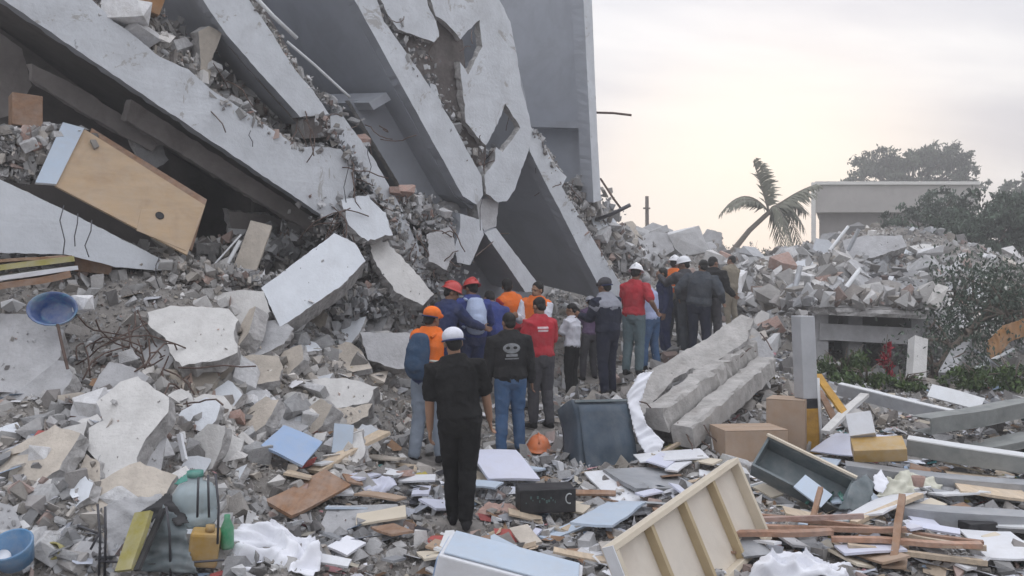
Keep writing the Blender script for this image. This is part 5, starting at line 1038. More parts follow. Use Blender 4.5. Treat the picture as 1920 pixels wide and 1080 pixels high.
def limb(bm, pts, rad, n=10):
    rings = []; prev = None
    for i, p in enumerate(pts):
        d = (pts[min(i + 1, len(pts) - 1)] - pts[max(i - 1, 0)]).normalized(); a = Vector((0, 1, 0)) if abs(d.y) < .9 else Vector((1, 0, 0))
        u = d.cross(a).normalized() if prev is None else (prev - d * prev.dot(d)).normalized(); prev = u; rings.append((p, u * rad[i], d.cross(u) * rad[i]))
    loft(bm, rings, n)
def blob(bm, c, r, M=None, seg=14):
    T = Matrix.Translation(c) @ (M.to_4x4() if M else Matrix()) @ Matrix.Diagonal((*r, 1))
    bmesh.ops.create_uvsphere(bm, u_segments=seg, v_segments=seg // 2 + 2, radius=1, matrix=T)
def remeshed(bm, voxel, smooth=4, ratio=1.0, wrinkle=0.0, seed=0):
    bmesh.ops.recalc_face_normals(bm, faces=bm.faces[:]); me = bpy.data.meshes.new('t'); bm.to_mesh(me); bm.free()
    o = bpy.data.objects.new('t', me); TMP.collection.objects.link(o)
    r = o.modifiers.new('r', 'REMESH'); r.mode = 'VOXEL'; r.voxel_size = voxel
    if smooth: s = o.modifiers.new('s', 'SMOOTH'); s.iterations = smooth; s.factor = .5
    if ratio < 1: d = o.modifiers.new('d', 'DECIMATE'); d.ratio = ratio
    TMP.view_layers[0].update(); dg = TMP.view_layers[0].depsgraph; m2 = bpy.data.meshes.new_from_object(o.evaluated_get(dg))
    bpy.data.objects.remove(o, do_unlink=True); bpy.data.meshes.remove(me); m2.materials.clear()
    if wrinkle:
        n = len(m2.vertices); co = np.empty(n * 3, np.float32); m2.vertices.foreach_get('co', co); co = co.reshape(-1, 3); nr = np.empty(n * 3, np.float32); m2.vertex_normals.foreach_get('vector', nr); nr = nr.reshape(-1, 3)
        h = np.empty((n, 1), np.float32)
        for i in range(n):
            p = Vector((co[i, 0] * 7 + seed * 3.3 + co[i, 2] * 3, co[i, 1] * 7, co[i, 2] * 9)); h[i] = .5 - abs(noise.noise(p)) * 1.8 + .3 - abs(noise.noise(p * 2.3)) * .9
        m2.vertices.foreach_set('co', (co + nr * h * wrinkle).ravel()); m2.update()
    return m2
def person(label, px, Y, H, yaw=0, lean=0, side=0, arms=((5, 8, 12), (5, 8, 12)), legs=((.0, .10), (.0, .10)), top='black', bottom='black', sleeve='short', head='hair', headcol='hair_black', skin='skin',
           headyaw=0, nod=0, extra=(), build=1.0, voxel=.011, shoes='black2', bag=None, print_=None, long_hair=False, group='people at the collapse', z=None):
    pr = random.Random(int(px * 7)); side = side or pr.uniform(-6, 6); headyaw = headyaw or pr.uniform(-35, 35); nod = nod or pr.uniform(0, 14); lean = lean or pr.uniform(1, 6)
    if legs == ((.0, .10), (.0, .10)): legs = ((pr.uniform(-.1, .1), pr.uniform(.08, .16)), (pr.uniform(-.1, .1), pr.uniform(.08, .16)))
    s = H / 1.75; x = (px - 960) / FPX * Y; base = Vector((x, Y, float(hz(x, Y)) if z is None else z))
    root = thing('person', label, 'person', base, group)
    RZ = Matrix.Rotation(R(yaw), 3, 'Z')
    pel = Vector((0, 0, .95)); RL = Matrix.Rotation(R(-lean), 3, 'X') @ Matrix.Rotation(R(side), 3, 'Y')
    up = lambda v: pel + RL @ (Vector(v) - pel)
    fin = lambda v: RZ @ (v * s)
    T = lambda bm: bmesh.ops.transform(bm, matrix=RZ.to_4x4() @ Matrix.Scale(s, 4), verts=bm.verts[:])
    made = {}
    def put(name, me, m, lab=None, under=None):
        o = bpy.data.objects.new(name, me); COL.objects.link(o); o.parent = made.get(under, root); made[name] = o; me.materials.clear(); me.materials.append(MATS[m]); me.polygons.foreach_set('use_smooth', [True] * len(me.polygons))
        if lab: o['label'] = lab
        return o
    b = build
    RT = [(.88, .150, .105), (.97, .168, .12), (1.08, .150, .108), (1.2, .155, .112), (1.32, .175, .118), (1.40, .175, .108), (1.45, .12, .085), (1.49, .062, .06)]
    def torso(bm, inf, z0=0, z1=2, yoff=0):
        R_ = [(z_, rx * b + inf, ry * b + inf) for z_, rx, ry in RT if z0 <= z_ <= z1]
        loft(bm, [(up((0, yoff - .012 * (1 if 1.15 < z_ < 1.4 else 0), z_)), RL @ Vector((rx, 0, 0)), RL @ Vector((0, ry, 0))) for z_, rx, ry in R_], 18)
    A = []
    for k, (fw, ab, el) in zip((-1, 1), arms):
        sh = Vector((k * .178 * b, 0, 1.405)); d = Matrix.Rotation(R(ab) * -k, 3, 'Y') @ (Matrix.Rotation(R(fw), 3, 'X') @ Vector((0, 0, -1))); e = sh + d * .29
        fx = Matrix.Rotation(R(ab) * -k * .4, 3, 'Y') @ (Matrix.Rotation(R(fw + el), 3, 'X') @ Vector((k * -.12 if el > 30 else 0, 0, -1))); wr = e + fx.normalized() * .255
        A.append([up(sh), up(e), up(wr), (RL @ fx).normalized(), k])
    Lg = []
    for k, (fy, fx) in zip((-1, 1), legs):
        hip = Vector((k * .088, 0, .93)); an = Vector((k * fx, fy, .075)); kn = hip.lerp(an, .5) + Vector((0, .035 + abs(fy) * .08, 0)); Lg.append((hip, kn, an, k))
    hc = up((0, .015, 1.615)); HR = RL @ Matrix.Rotation(R(headyaw), 3, 'Z') @ Matrix.Rotation(R(-nod), 3, 'X')
    hp = lambda v: hc + HR @ Vector(v)
    # body: one continuous surface
    bm = bmesh.new(); torso(bm, 0)
    limb(bm, [up((0, 0, 1.44)), up((0, .0, 1.50)), hc + HR @ Vector((0, -.02, -.06))], [.068, .056, .056])
    blob(bm, hp((0, -.012, .03)), (.074, .094, .088), HR); blob(bm, hp((0, .03, -.045)), (.056, .066, .062), HR); blob(bm, hp((0, .05, -.085)), (.03, .03, .022), HR)
    blob(bm, hp((0, .094, -.012)), (.013, .02, .026), HR, 8); blob(bm, hp((0, .075, .028)), (.052, .018, .012), HR, 8)
    for k in (-1, 1): blob(bm, hp((k * .076, -.008, -.004)), (.012, .024, .033), HR, 8)
    for sh, e, wr, d, k in A:
        limb(bm, [sh, sh.lerp(e, .5), e, e.lerp(wr, .3), wr], [.062 * b, .05 * b, .042, .042, .029])
        x_ = d.orthogonal().normalized(); fy = (RL @ Vector((0, 1, 0))); w_ = (fy - d * fy.dot(d)).normalized(); nn = d.cross(w_)      # w_: across the palm, nn: palm normal
        pc = wr + d * .05
        loft(bm, [(wr + d * .01, w_ * .028, nn * .018), (wr + d * .05, w_ * .04, nn * .017), (wr + d * .09, w_ * .04, nn * .014)], 10)
        inn = nn * (-k if nn.x * -k > 0 else k)
        for q, (o_, l_) in enumerate(((.031, .068), (.0105, .078), (-.0105, .072), (-.031, .055))):
            a0 = wr + d * .085 + w_ * o_; a1 = a0 + (d * .9 + inn * .25).normalized() * l_ * .55; a2 = a1 + (d * .6 + inn * .7).normalized() * l_ * .5; limb(bm, [a0, a1, a2], [.0092, .0088, .0075], 6)
        t0 = wr + d * .03 + w_ * .03; t1 = t0 + (d * .6 + w_ * .7).normalized() * .045; limb(bm, [t0, t1, t1 + (d + w_ * .2 + inn * .3).normalized() * .035], [.012, .0105, .009], 6)
    for hip, kn, an, k in Lg:
        limb(bm, [hip, hip.lerp(kn, .5), kn, kn.lerp(an, .35), an], [.088, .076, .056, .054, .038]); limb(bm, [an, an + Vector((k * .02, .13, -.045))], [.038, .03])
    T(bm); put('body', remeshed(bm, voxel * .72 * s, 3, .4), skin)
    # eyes and mouth
    bm = bmesh.new()
    for k in (-1, 1): blob(bm, hp((k * .031, .079, .008)), (.013, .008, .007), HR, 8)
    T(bm); me = bpy.data.meshes.new('eyes'); bm.to_mesh(me); bm.free(); put('eyes', me, 'eye_dark')
    bm = bmesh.new(); blob(bm, hp((0, .091, -.052)), (.022, .006, .006), HR, 8); T(bm); me = bpy.data.meshes.new('mouth'); bm.to_mesh(me); bm.free(); put('mouth', me, 'lip')
    # trousers
    bm = bmesh.new(); torso(bm, .014, 0, 1.0)
    for hip, kn, an, k in Lg: limb(bm, [hip + Vector((0, 0, .02)), hip.lerp(kn, .5), kn, kn.lerp(an, .5), an + Vector((0, 0, .02))], [.104 * b, .096, .078, .072, .064], 14)
    T(bm); put('trousers', remeshed(bm, voxel * s, 3, .6, .010 * s, px), 'cloth_' + bottom)
    # shirt or jacket
    bm = bmesh.new(); torso(bm, .024 if sleeve == 'short' else .034, .9, 1.46)
    for sh, e, wr, d, k in A:
        if sleeve == 'short': P_ = [sh + (up((0, 0, 1.40)) - sh) * .25, sh, sh.lerp(e, .45), sh.lerp(e, .78)]; r_ = [.075, .083 * b, .076 * b, .074 * b]
        elif sleeve == 'long': P_ = [sh + (up((0, 0, 1.40)) - sh) * .25, sh, sh.lerp(e, .5), e, e.lerp(wr, .5), wr.lerp(e, .06)]; r_ = [.08, .086 * b, .078 * b, .066, .058, .05]
        else: continue
        limb(bm, P_, r_, 12)
    T(bm); shirt = remeshed(bm, voxel * s, 3, .6, .012 * s, px + 3); put({'short': 't_shirt', 'long': 'jacket', 'none': 'undershirt'}[sleeve], shirt, 'cloth_' + top)
    for hip, kn, an, k in Lg:
        bm = bmesh.new(); loft(bm, [(an + Vector((k * .004, -.055, -.035)), Vector((.036, 0, 0)), Vector((0, 0, .04))), (an + Vector((k * .006, .02, -.03)), Vector((.043, 0, 0)), Vector((0, 0, .046))), (an + Vector((k * .02, .12, -.043)), Vector((.046, 0, 0)), Vector((0, 0, .032))), (an + Vector((k * .026, .18, -.05)), Vector((.036, 0, 0)), Vector((0, 0, .024)))], 12)
        limb(bm, [an + Vector((0, -.01, -.02)), an + Vector((0, -.012, .05))], [.047, .05]); T(bm); put('shoe', remeshed(bm, .012 * s, 2, .7), 'cloth_' + shoes)
    # hair, cap, helmet
    if head != 'bald':
        bm = bmesh.new(); blob(bm, hp((0, -.026, .048)), (.084, .096, .084), HR); blob(bm, hp((0, -.062, -.012)), (.070, .05, .062), HR)
        if long_hair: limb(bm, [hp((0, -.09, .02)), hp((0, -.115, -.06)), hp((0, -.10, -.16))], [.05, .045, .025])
        T(bm); put('hair', remeshed(bm, .009 * s, 2, .6, .004, px), headcol if head == 'hair' else 'hair_black')
    if head == 'helmet':
        bm = helmet_mesh(Vector((0, 0, 0)), .128, None, .022); bmesh.ops.transform(bm, matrix=Matrix.Translation(hp((0, -.012, .05))) @ HR.to_4x4(), verts=bm.verts[:]); T(bm)
        bmesh.ops.recalc_face_normals(bm, faces=bm.faces[:]); me = bpy.data.meshes.new('hard_hat'); bm.to_mesh(me); bm.free(); put('hard_hat', me, headcol)
        bm = bmesh.new(); add_tube(bm, [hp((0, -.012 + .134 * math.cos(t), .05 + .118 * math.sin(t))) for t in [i * math.pi / 8 for i in range(1, 8)]], .012, 6); T(bm); me = bpy.data.meshes.new('ridge'); bm.to_mesh(me); bm.free(); put('hat_ridge', me, headcol, under='hard_hat')
    if head == 'cap':
        bm = bmesh.new(); blob(bm, hp((0, -.02, .062)), (.098, .112, .085), HR); limb(bm, [hp((-.05, .085, .05)), hp((0, .125, .045)), hp((.05, .085, .05))], [.024, .026, .024]); T(bm); put('cap', remeshed(bm, .009 * s, 3, .6), headcol)
        bm = bmesh.new(); add_tube(bm, [hp((.1 * math.sin(t), -.02 - .114 * math.cos(t), .022)) for t in [-1.5 + i * .25 for i in range(13)]], .009, 6); T(bm); me = bpy.data.meshes.new('cap_band'); bm.to_mesh(me); bm.free(); put('cap_band', me, 'cloth_navy', under='cap')
    # vest
    if 'vest' in extra:
        bm = bmesh.new(); torso(bm, .047, 1.0, 1.46)
        for sh, e, wr, d, k in A: limb(bm, [sh + (up((0, 0, 1.40)) - sh) * .45, sh + (e - sh) * .02], [.085, .094 * b], 12)
        T(bm); put('safety_vest', remeshed(bm, voxel * s, 2, .6, .004 * s, px + 7), 'cloth_orange')
        mat('reflective', (.62, .62, .55), .4, .05)
        bm = bmesh.new(); R_ = (.158 * b + .052, .112 * b + .052); add_tube(bm, [up((R_[0] * math.cos(t), R_[1] * math.sin(t) - .008, 1.17)) for t in [i * 2 * math.pi / 24 for i in range(25)]], .012, 6); T(bm); me = bpy.data.meshes.new('stripe'); bm.to_mesh(me); bm.free(); put('reflective_stripe', me, 'reflective', under='safety_vest')
    if 'shoulders' in extra:
        bm = bmesh.new(); torso(bm, .045, 1.3, 1.46)
        for sh, e, wr, d, k in A: limb(bm, [sh + (up((0, 0, 1.40)) - sh) * .4, sh.lerp(e, .3)], [.09, .095 * b], 12)
        T(bm); put('shoulder_yoke', remeshed(bm, voxel * s, 3, .6, .005, px), 'cloth_grey')
    if bag:
        bm = bmesh.new(); yb = -(.118 * b + .09)
        loft(bm, [(up((0, yb, 1.0)), RL @ Vector((.13, 0, 0)), RL @ Vector((0, .075, 0))), (up((0, yb - .015, 1.1)), RL @ Vector((.15, 0, 0)), RL @ Vector((0, .095, 0))), (up((0, yb - .01, 1.28)), RL @ Vector((.148, 0, 0)), RL @ Vector((0, .085, 0))), (up((0, yb + .01, 1.42)), RL @ Vector((.11, 0, 0)), RL @ Vector((0, .06, 0)))], 16)
        blob(bm, up((0, yb - .09, 1.12)), (.10, .04, .09), RL)
        T(bm); put('backpack', remeshed(bm, .013 * s, 3, .7, .006, px), 'cloth_' + bag)
        for k in (-1, 1):
            bm = bmesh.new(); rr = .118 * b + .05; add_tube(bm, [up((k * .11, yb + .06, 1.43)), up((k * .115, -.03, 1.475)), up((k * .12, rr * .75, 1.43)), up((k * .125, rr + .01, 1.3)), up((k * .15, rr * .6, 1.12)), up((k * .15, yb + .05, 1.05))], .02, 6); T(bm); me = bpy.data.meshes.new('strap'); bm.to_mesh(me); bm.free(); put('strap', me, 'cloth_orange' if 'vest' in extra else 'cloth_' + bag, under='backpack')
    if print_:
        bv = BVHTree.FromPolygons([v.co.copy() for v in shirt.vertices], [p.vertices[:] for p in shirt.polygons])
        for kind, (cx_, cz_, wx, wz), mm in print_:
            bm = bmesh.new(); nx_, nz_ = 7, 5; g = {}
            for i in range(nx_ + 1):
                for j in range(nz_ + 1):
                    a, c = i / nx_ * 2 - 1, j / nz_ * 2 - 1
                    if kind == 'oval': q = math.sqrt(1 - c * c * .5); l2 = math.sqrt(1 - a * a * .5); xx, zz = a * q, c * l2
                    else: xx, zz = a, c
                    p = fin(up((cx_ + xx * wx, 0, cz_ + zz * wz))); dr_ = RZ @ (RL @ Vector((0, -1, 0)))
                    hit = bv.ray_cast(p + dr_ * .6, -dr_); g[i, j] = bm.verts.new((hit[0] if hit[0] else p + dr_ * .15) + dr_ * .004)
            for i in range(nx_):
                for j in range(nz_): bm.faces.new((g[i, j], g[i + 1, j], g[i + 1, j + 1], g[i, j + 1]))
            me = bpy.data.meshes.new('back_print'); bm.to_mesh(me); bm.free(); put('back_print', me, mm, under='jacket' if sleeve == 'long' else 't_shirt')
    return root
mat('print_grey', (.23, .24, .25), .85, .3, 20, 0); mat('print_dark', (.012, .012, .013), .85, .1); mat('print_pale', (.62, .48, .50), .85, .2, 30, 0)
S = PEOPLE_SPOTS
D_ = ((4, 9, 14), (4, 9, 14)); CR = ((25, 6, 85), (25, 6, 85)); RE = ((55, 15, 30), (60, 18, 25))
skull = [('oval', (0, 1.31, .105, .062), 'print_grey'), ('oval', (-.045, 1.315, .026, .018), 'print_dark'), ('oval', (.045, 1.315, .026, .018), 'print_dark'), ('box', (0, 1.225, .07, .016), 'print_grey'), ('box', (0, 1.185, .085, .008), 'print_grey')]
# print layers must not share a plane: dark eyes are raised below
person('man in black T-shirt and trousers with white cap, walking away in the foreground', 862, 7.0, 1.74, yaw=4, arms=((2, 12, 16), (8, 12, 22)), legs=((.10, .055), (-.08, .05)), top='black', bottom='black', head='cap', headcol='cloth_white', skin='skin_mid', build=1.06, voxel=.009)
person('person with navy backpack and orange vest, grey jeans, at the left of the group', 800, 8.9, 1.74, yaw=-28, arms=((10, 8, 40), (25, 10, 60)), legs=((-.06, .13), (.12, .1)), top='navy', bottom='grey_jeans', sleeve='long', head='cap', headcol='cloth_orange', extra=('vest',), bag='bag_blue', voxel=.010, headyaw=-10)
person('person in navy with red hard hat, behind the one with the navy backpack', 828, 11.0, 1.76, yaw=-42, lean=10, arms=RE, top='navy', bottom='dark_navy', sleeve='long', head='helmet', headcol='red_plastic')
person('rescuer with red hard hat carrying a pale blue backpack', 885, 11.5, 1.80, yaw=18, lean=9, arms=((30, 28, 40), (30, 28, 40)), top='navy_blue', bottom='navy', sleeve='long', head='helmet', headcol='red_plastic', bag='pale_blue', build=1.1)
person('person in blue jacket bending forward right of the pale blue backpack', 930, 12.0, 1.74, yaw=15, lean=32, arms=RE, top='navy_blue', bottom='navy', sleeve='long', nod=10, build=1.08)
person('dark-haired person in orange vest nearest the tilted beam foot', 962, 12.8, 1.80, yaw=45, arms=CR, top='red', bottom='slate', sleeve='long', extra=('vest',))
person('dark-haired person in orange vest facing the camera behind the red shirt', 1002, 12.4, 1.78, yaw=160, arms=CR, top='white', bottom='slate', sleeve='long', extra=('vest',), skin='skin_mid')
sk = person('man in black jacket with grey skull-like back print and blue jeans', 957, 9.8, 1.75, yaw=10, arms=((2, 13, 16), (2, 13, 16)), legs=((-.05, .12), (.06, .13)), top='black2', bottom='jeans', sleeve='long', build=1.08, print_=skull, voxel=.010)
for o in sk.children_recursive:
    if o.name.startswith('back_print') and o.data.materials[0].name == 'print_dark': o.location.y -= .004
person('man in red T-shirt with pale back print and dark trousers', 1015, 10.6, 1.74, yaw=28, arms=((15, 8, 50), (12, 9, 30)), legs=((.05, .09), (-.05, .10)), top='red', bottom='charcoal', print_=[('box', (-.04, 1.33, .075, .014), 'print_pale'), ('box', (-.04, 1.29, .07, .013), 'print_pale')])
person('person in white T-shirt and black trousers with folded arms', 1073, 13.6, 1.62, yaw=55, arms=((28, 4, 88), (28, 4, 88)), legs=((.0, .08), (.0, .09)), top='white', bottom='black2', skin='skin_mid', long_hair=True, build=.95)
person('tall man in dark navy overalls with grey shoulders and dark cap', 1140, 12.2, 1.80, yaw=38, arms=((28, 6, 80), (5, 8, 20)), top='dark_navy', bottom='dark_navy', sleeve='long', head='cap', headcol='cloth_charcoal', extra=('shoulders',), build=1.1)
person('man in red T-shirt with white hard hat, back to the camera', 1188, 13.0, 1.78, yaw=-32, arms=((12, 7, 50), (-12, 30, 75)), top='red', bottom='teal_grey', head='helmet', headcol='white_plastic')
person('grey-haired person in white and blue shirt and jeans', 1222, 14.2, 1.68, yaw=48, arms=((14, 6, 40), (14, 6, 40)), top='blue_shirt', bottom='jeans', headcol='hair_grey')
person('person in navy behind the white and blue shirt', 1248, 15.2, 1.70, yaw=95, top='navy', bottom='navy', sleeve='long', arms=D_)
person('orange-vested worker with white hard hat at the top of the slope', 1262, 15.7, 1.80, yaw=-60, top='camo', bottom='slate', sleeve='long', head='helmet', headcol='white_plastic', extra=('vest',), arms=CR)
person('person in dark fatigues with white hard hat, hand raised, beside the orange-vested worker', 1288, 14.8, 1.76, yaw=35, top='charcoal', bottom='slate', sleeve='long', head='helmet', headcol='white_plastic', arms=((70, 14, 60), (10, 10, 40)), build=1.15)
person('bareheaded person in dark clothes with arms akimbo, middle of the dark trio', 1310, 14.3, 1.76, yaw=-25, top='slate', bottom='dark_navy', sleeve='long', arms=((-15, 38, 70), (-12, 36, 70)), build=1.2)
person('person in black top stooping at the right end of the dark trio', 1332, 14.6, 1.76, yaw=-50, lean=14, top='black2', bottom='charcoal', sleeve='long', arms=((25, 16, 50), (20, 14, 60)), build=1.15)
person('person in khaki far behind the fallen column', 1370, 18.5, 1.70, yaw=30, top='camo', bottom='camo', sleeve='long', arms=CR)
person('person with pale cap half hidden behind the red hard hats', 868, 14.2, 1.76, yaw=5, top='grey', bottom='slate', sleeve='long', head='cap', headcol='cloth_white', arms=D_, z=.88)
person('person in purple shirt with white cap between white T-shirt and navy overalls', 1106, 14.8, 1.55, yaw=35, top='purple', bottom='charcoal', head='cap', headcol='cloth_white', arms=CR)
bpy.data.scenes.remove(TMP)

# ------------------------------------------------------------------ vegetation
def leaves(name, P, size, rs, pal, parent=None, asp=.45, cf=None):
    n = len(P); q = np.array([(-.5, 0, 0), (0, -.5 * asp, .06), (.5, 0, 0), (0, .5 * asp, .06)])
    v = np.einsum('nij,kj->nki', rots(n, rs), q) * (size * rs.uniform(.6, 1.3, n))[:, None, None] + P[:, None, :]
    F = (np.array([[0, 1, 2, 3]])[None] + (np.arange(n) * 4)[:, None, None]).reshape(-1, 4)
    c = pal[rs.randint(len(pal), size=n)] * rs.uniform(.75, 1.2, (n, 1)) * (1 if cf is None else cf[:, None]); o = soup(name, v.reshape(-1, 3), F, c, 'leaf_mix', parent)
    return o
GREEN = np.array([(.08, .10, .065), (.07, .085, .06), (.10, .115, .08), (.09, .095, .08)])
DGREEN = np.array([(.075, .105, .075), (.09, .12, .09), (.065, .09, .068)])
LGREEN = np.array([(.08, .13, .04), (.06, .10, .035), (.10, .14, .05), (.05, .085, .03)])
RED = np.array([(.45, .02, .05), (.38, .015, .04), (.55, .05, .08)])
def tree(name, label, base, limbs, clumps, n, size, pal, seed, tr=.25, cat='tree', group=None):
    """trunk with limbs and a crown of many leaves in uneven clumps"""
    rs = np.random.RandomState(seed); t = thing(name, label, cat, base, group); rg = random.Random(seed)
    bm = bmesh.new(); fork = limbs[0]; add_tube(bm, [base, base.lerp(fork, .5) + Vector((rg.uniform(-.1, .1), 0, 0)), fork], [tr, tr * .8, tr * .65], 9)
    for c, r in clumps:
        mid = fork.lerp(c, .5) + Vector([rg.uniform(-.12, .12) * r[0] for _ in range(3)]); add_tube(bm, [fork, mid, c], [tr * .5, tr * .33, tr * .12], 6)
        for k in range(4):
            e = c + Vector([rg.uniform(-.7, .7) * r[i] for i in range(3)]); add_tube(bm, [mid, mid.lerp(e, .6), e], [tr * .22, tr * .14, tr * .05], 5)
    mk('trunk', bm, 'bark', t, True); P = []; CFs = []
    tot = sum(r[0] * r[1] * r[2] for c, r in clumps)
    for c, r in clumps:
        k = max(60, int(n * r[0] * r[1] * r[2] / tot)); ns = max(6, k // 45)
        sub = rs.randn(ns, 3); sub /= np.linalg.norm(sub, axis=1)[:, None]; sub *= rs.rand(ns, 1) ** .4
        wi = rs.randint(ns, size=k); pts = sub[wi] + rs.randn(k, 3) * .12; P.append(pts * np.array(r) + np.array(c)); CFs.append(rs.uniform(.55, 1.7, ns)[wi])
    P = np.concatenate(P); crown = leaves('crown', P - np.array(base), size, rs, pal, t, cf=np.concatenate(CFs)); return t
Yt = 62.0
tree('broad_tree', 'broad hazy umbrella-crowned tree rising behind the house wall', W(1715, 540, Yt), [W(1712, 380, Yt)],
     [(W(1630, 318, Yt), (1.5, 1.6, 1.3)), (W(1672, 305, Yt), (1.7, 1.8, 1.2)), (W(1712, 312, Yt), (1.5, 1.7, 1.2)), (W(1752, 292, Yt), (1.7, 1.8, 1.2)), (W(1790, 312, Yt), (1.5, 1.6, 1.3)), (W(1815, 335, Yt), (1.2, 1.4, .9)), (W(1612, 340, Yt), (1.0, 1.2, .9)), (W(1840, 350, Yt), (.8, 1.0, .6)), (W(1735, 335, Yt), (2.0, 1.6, .7)), (W(1670, 340, Yt), (1.8, 1.6, .7))],
     11000, .34, GREEN, 1, .42)
tree('broad_tree', 'rounded tree crown at the right edge behind the house wall', W(1925, 540, 58), [W(1925, 420, 58)], [(W(1905, 365, 58), (1.4, 1.5, 1.0)), (W(1950, 350, 58), (1.7, 1.6, 1.2)), (W(1990, 365, 58), (1.6, 1.6, 1.2))], 5000, .32, GREEN, 2, .35)
Yr = 26.0
b_ = on_ground(W(1860, 560, Yr).x, Yr, -.2)
tree('leaning_tree', 'dark leafy tree half buried at the right end of the heap', b_, [W(1850, 500, Yr)],
     [(W(1800, 430, Yr), (1.0, 1.0, .8)), (W(1850, 400, Yr), (1.1, 1.0, .8)), (W(1900, 410, Yr), (1.0, 1.0, .8)), (W(1940, 450, Yr), (1.1, 1.0, 1.0)), (W(1880, 470, Yr), (1.2, 1.0, .9)), (W(1840, 500, Yr - 1), (1.0, .8, .7)), (W(1900, 530, Yr - 1.5), (1.0, .8, .7)), (W(1780, 400, Yr + 2), (.7, .8, .5)), (W(1730, 430, Yr + 1), (.8, .6, .35)), (W(1690, 420, Yr + 1.5), (.5, .5, .25)), (W(1765, 470, Yr), (.6, .6, .45)), (W(1925, 380, Yr + 1), (.7, .7, .5))],
     14000, .17, DGREEN, 3, .2)
tree('hazy_tree', 'thin pale tree in front of the right part of the house', on_ground(W(1740, 560, 30).x, 30, -.2), [W(1738, 470, 30)], [(W(1672, 420, 30), (.8, .7, .45)), (W(1715, 402, 30), (.9, .8, .5)), (W(1765, 388, 30), (1.0, .8, .6)), (W(1800, 420, 30), (.9, .8, .7)), (W(1745, 440, 30), (1.0, .8, .6))], 3600, .17, DGREEN, 31, .13)
# fallen branches below it
def branch(label, pts, r, seed, n=1700, size=.09, pal=DGREEN, spread=.24):
    t = thing('fallen_branch', label, 'branch', pts[0]); rg = random.Random(seed); rs = np.random.RandomState(seed); bm = bmesh.new(); add_tube(bm, pts, [r * (1 - .6 * i / (len(pts) - 1)) for i in range(len(pts))], 7); P = []
    for k in range(22):
        i = rg.randrange(len(pts) - 1); a = pts[i].lerp(pts[i + 1], rg.random()); e = a + Vector((rg.uniform(-.8, .8), rg.uniform(-.6, .3), rg.uniform(-.4, .8))) * .9; add_tube(bm, [a, a.lerp(e, .5) + Vector((0, 0, .08)), e], [r * .4, r * .25, r * .1], 5)
        P.append(np.array(e)[None] + rs.randn(n // 22, 3) * spread)
    mk('wood', bm, 'bark', t, True); leaves('foliage', np.concatenate(P) - np.array(pts[0]), size, rs, pal, t)
branch('bare fallen branch running up right of the pale stub', [W(1745, 715, 13.4), W(1790, 650, 13.8), W(1850, 590, 14.5), W(1905, 540, 15)], .09, 11)
branch('leafy fallen branch hanging above the rusty sheet', [W(1945, 640, 13.5), W(1880, 590, 14), W(1820, 560, 15), W(1780, 555, 15.6)], .08, 12, 2400)
branch('thin fallen branch crossing the right edge below the tree', [W(1950, 545, 15.5), W(1890, 560, 15.6), W(1830, 600, 15.2), W(1800, 640, 15)], .06, 13, 2000)
# plants in front of the ruined porch
def shrub(label, c, r, n, size, pal, seed, name='shrub', cat='shrub'):
    t = thing(name, label, cat, c); rs = np.random.RandomState(seed); rg = random.Random(seed); bm = bmesh.new()
    for k in range(7):
        e = c + Vector((rg.uniform(-.8, .8) * r[0], rg.uniform(-.8, .8) * r[1], rg.uniform(.5, 1.4) * r[2])); add_tube(bm, [c, c.lerp(e, .5) + Vector((0, 0, .1)), e], [.018, .012, .005], 5)
    mk('stems', bm, 'bark', t, True); k = max(8, n // 25); sub = np.minimum(np.abs(rs.randn(k, 3)) * .42, .8); sub[:, :2] *= rs.choice([-1, 1], (k, 2))
    P = (sub[rs.randint(k, size=n)] + rs.randn(n, 3) * .13) * np.array(r) ; leaves('foliage', P, size, rs, pal, t)
shrub('low green shrub in front of the ruined porch', G(1582, 712), (.5, .4, .45), 900, .11, LGREEN, 21)
shrub('bright red-leaved plant in front of the ruined porch', G(1658, 712), (.16, .16, .62), 160, .2, RED, 22, 'red_plant', 'plant')
shrub('green ground shrub left of the red-leaved plant', G(1625, 722), (.45, .3, .25), 500, .1, LGREEN, 23)
shrub('yellow-green weeds at the right edge above the channels', G(1900, 730), (.6, .4, .35), 800, .11, LGREEN, 24)
shrub('green weeds right of the white metal sheet', G(1835, 728), (.5, .4, .3), 600, .1, LGREEN, 25)
shrub('green weeds below the red-leaved plant', G(1690, 730), (.5, .35, .22), 500, .1, LGREEN, 26)
Yp = 31.0
shrub('dark distant bush left of the palm foot', W(1400, 530, 34), (1.4, 1.0, 1.3), 5000, .16, GREEN, 27, 'distant_bush', 'bush')
shrub('dark distant bush right of the palm foot', W(1452, 530, 36), (1.6, 1.0, 1.4), 5000, .16, GREEN, 28, 'distant_bush', 'bush')
shrub('low distant bush between the onlookers and the palm', W(1330, 520, 36), (1.5, 1.0, 1.4), 4000, .13, GREEN, 29, 'distant_bush', 'bush')
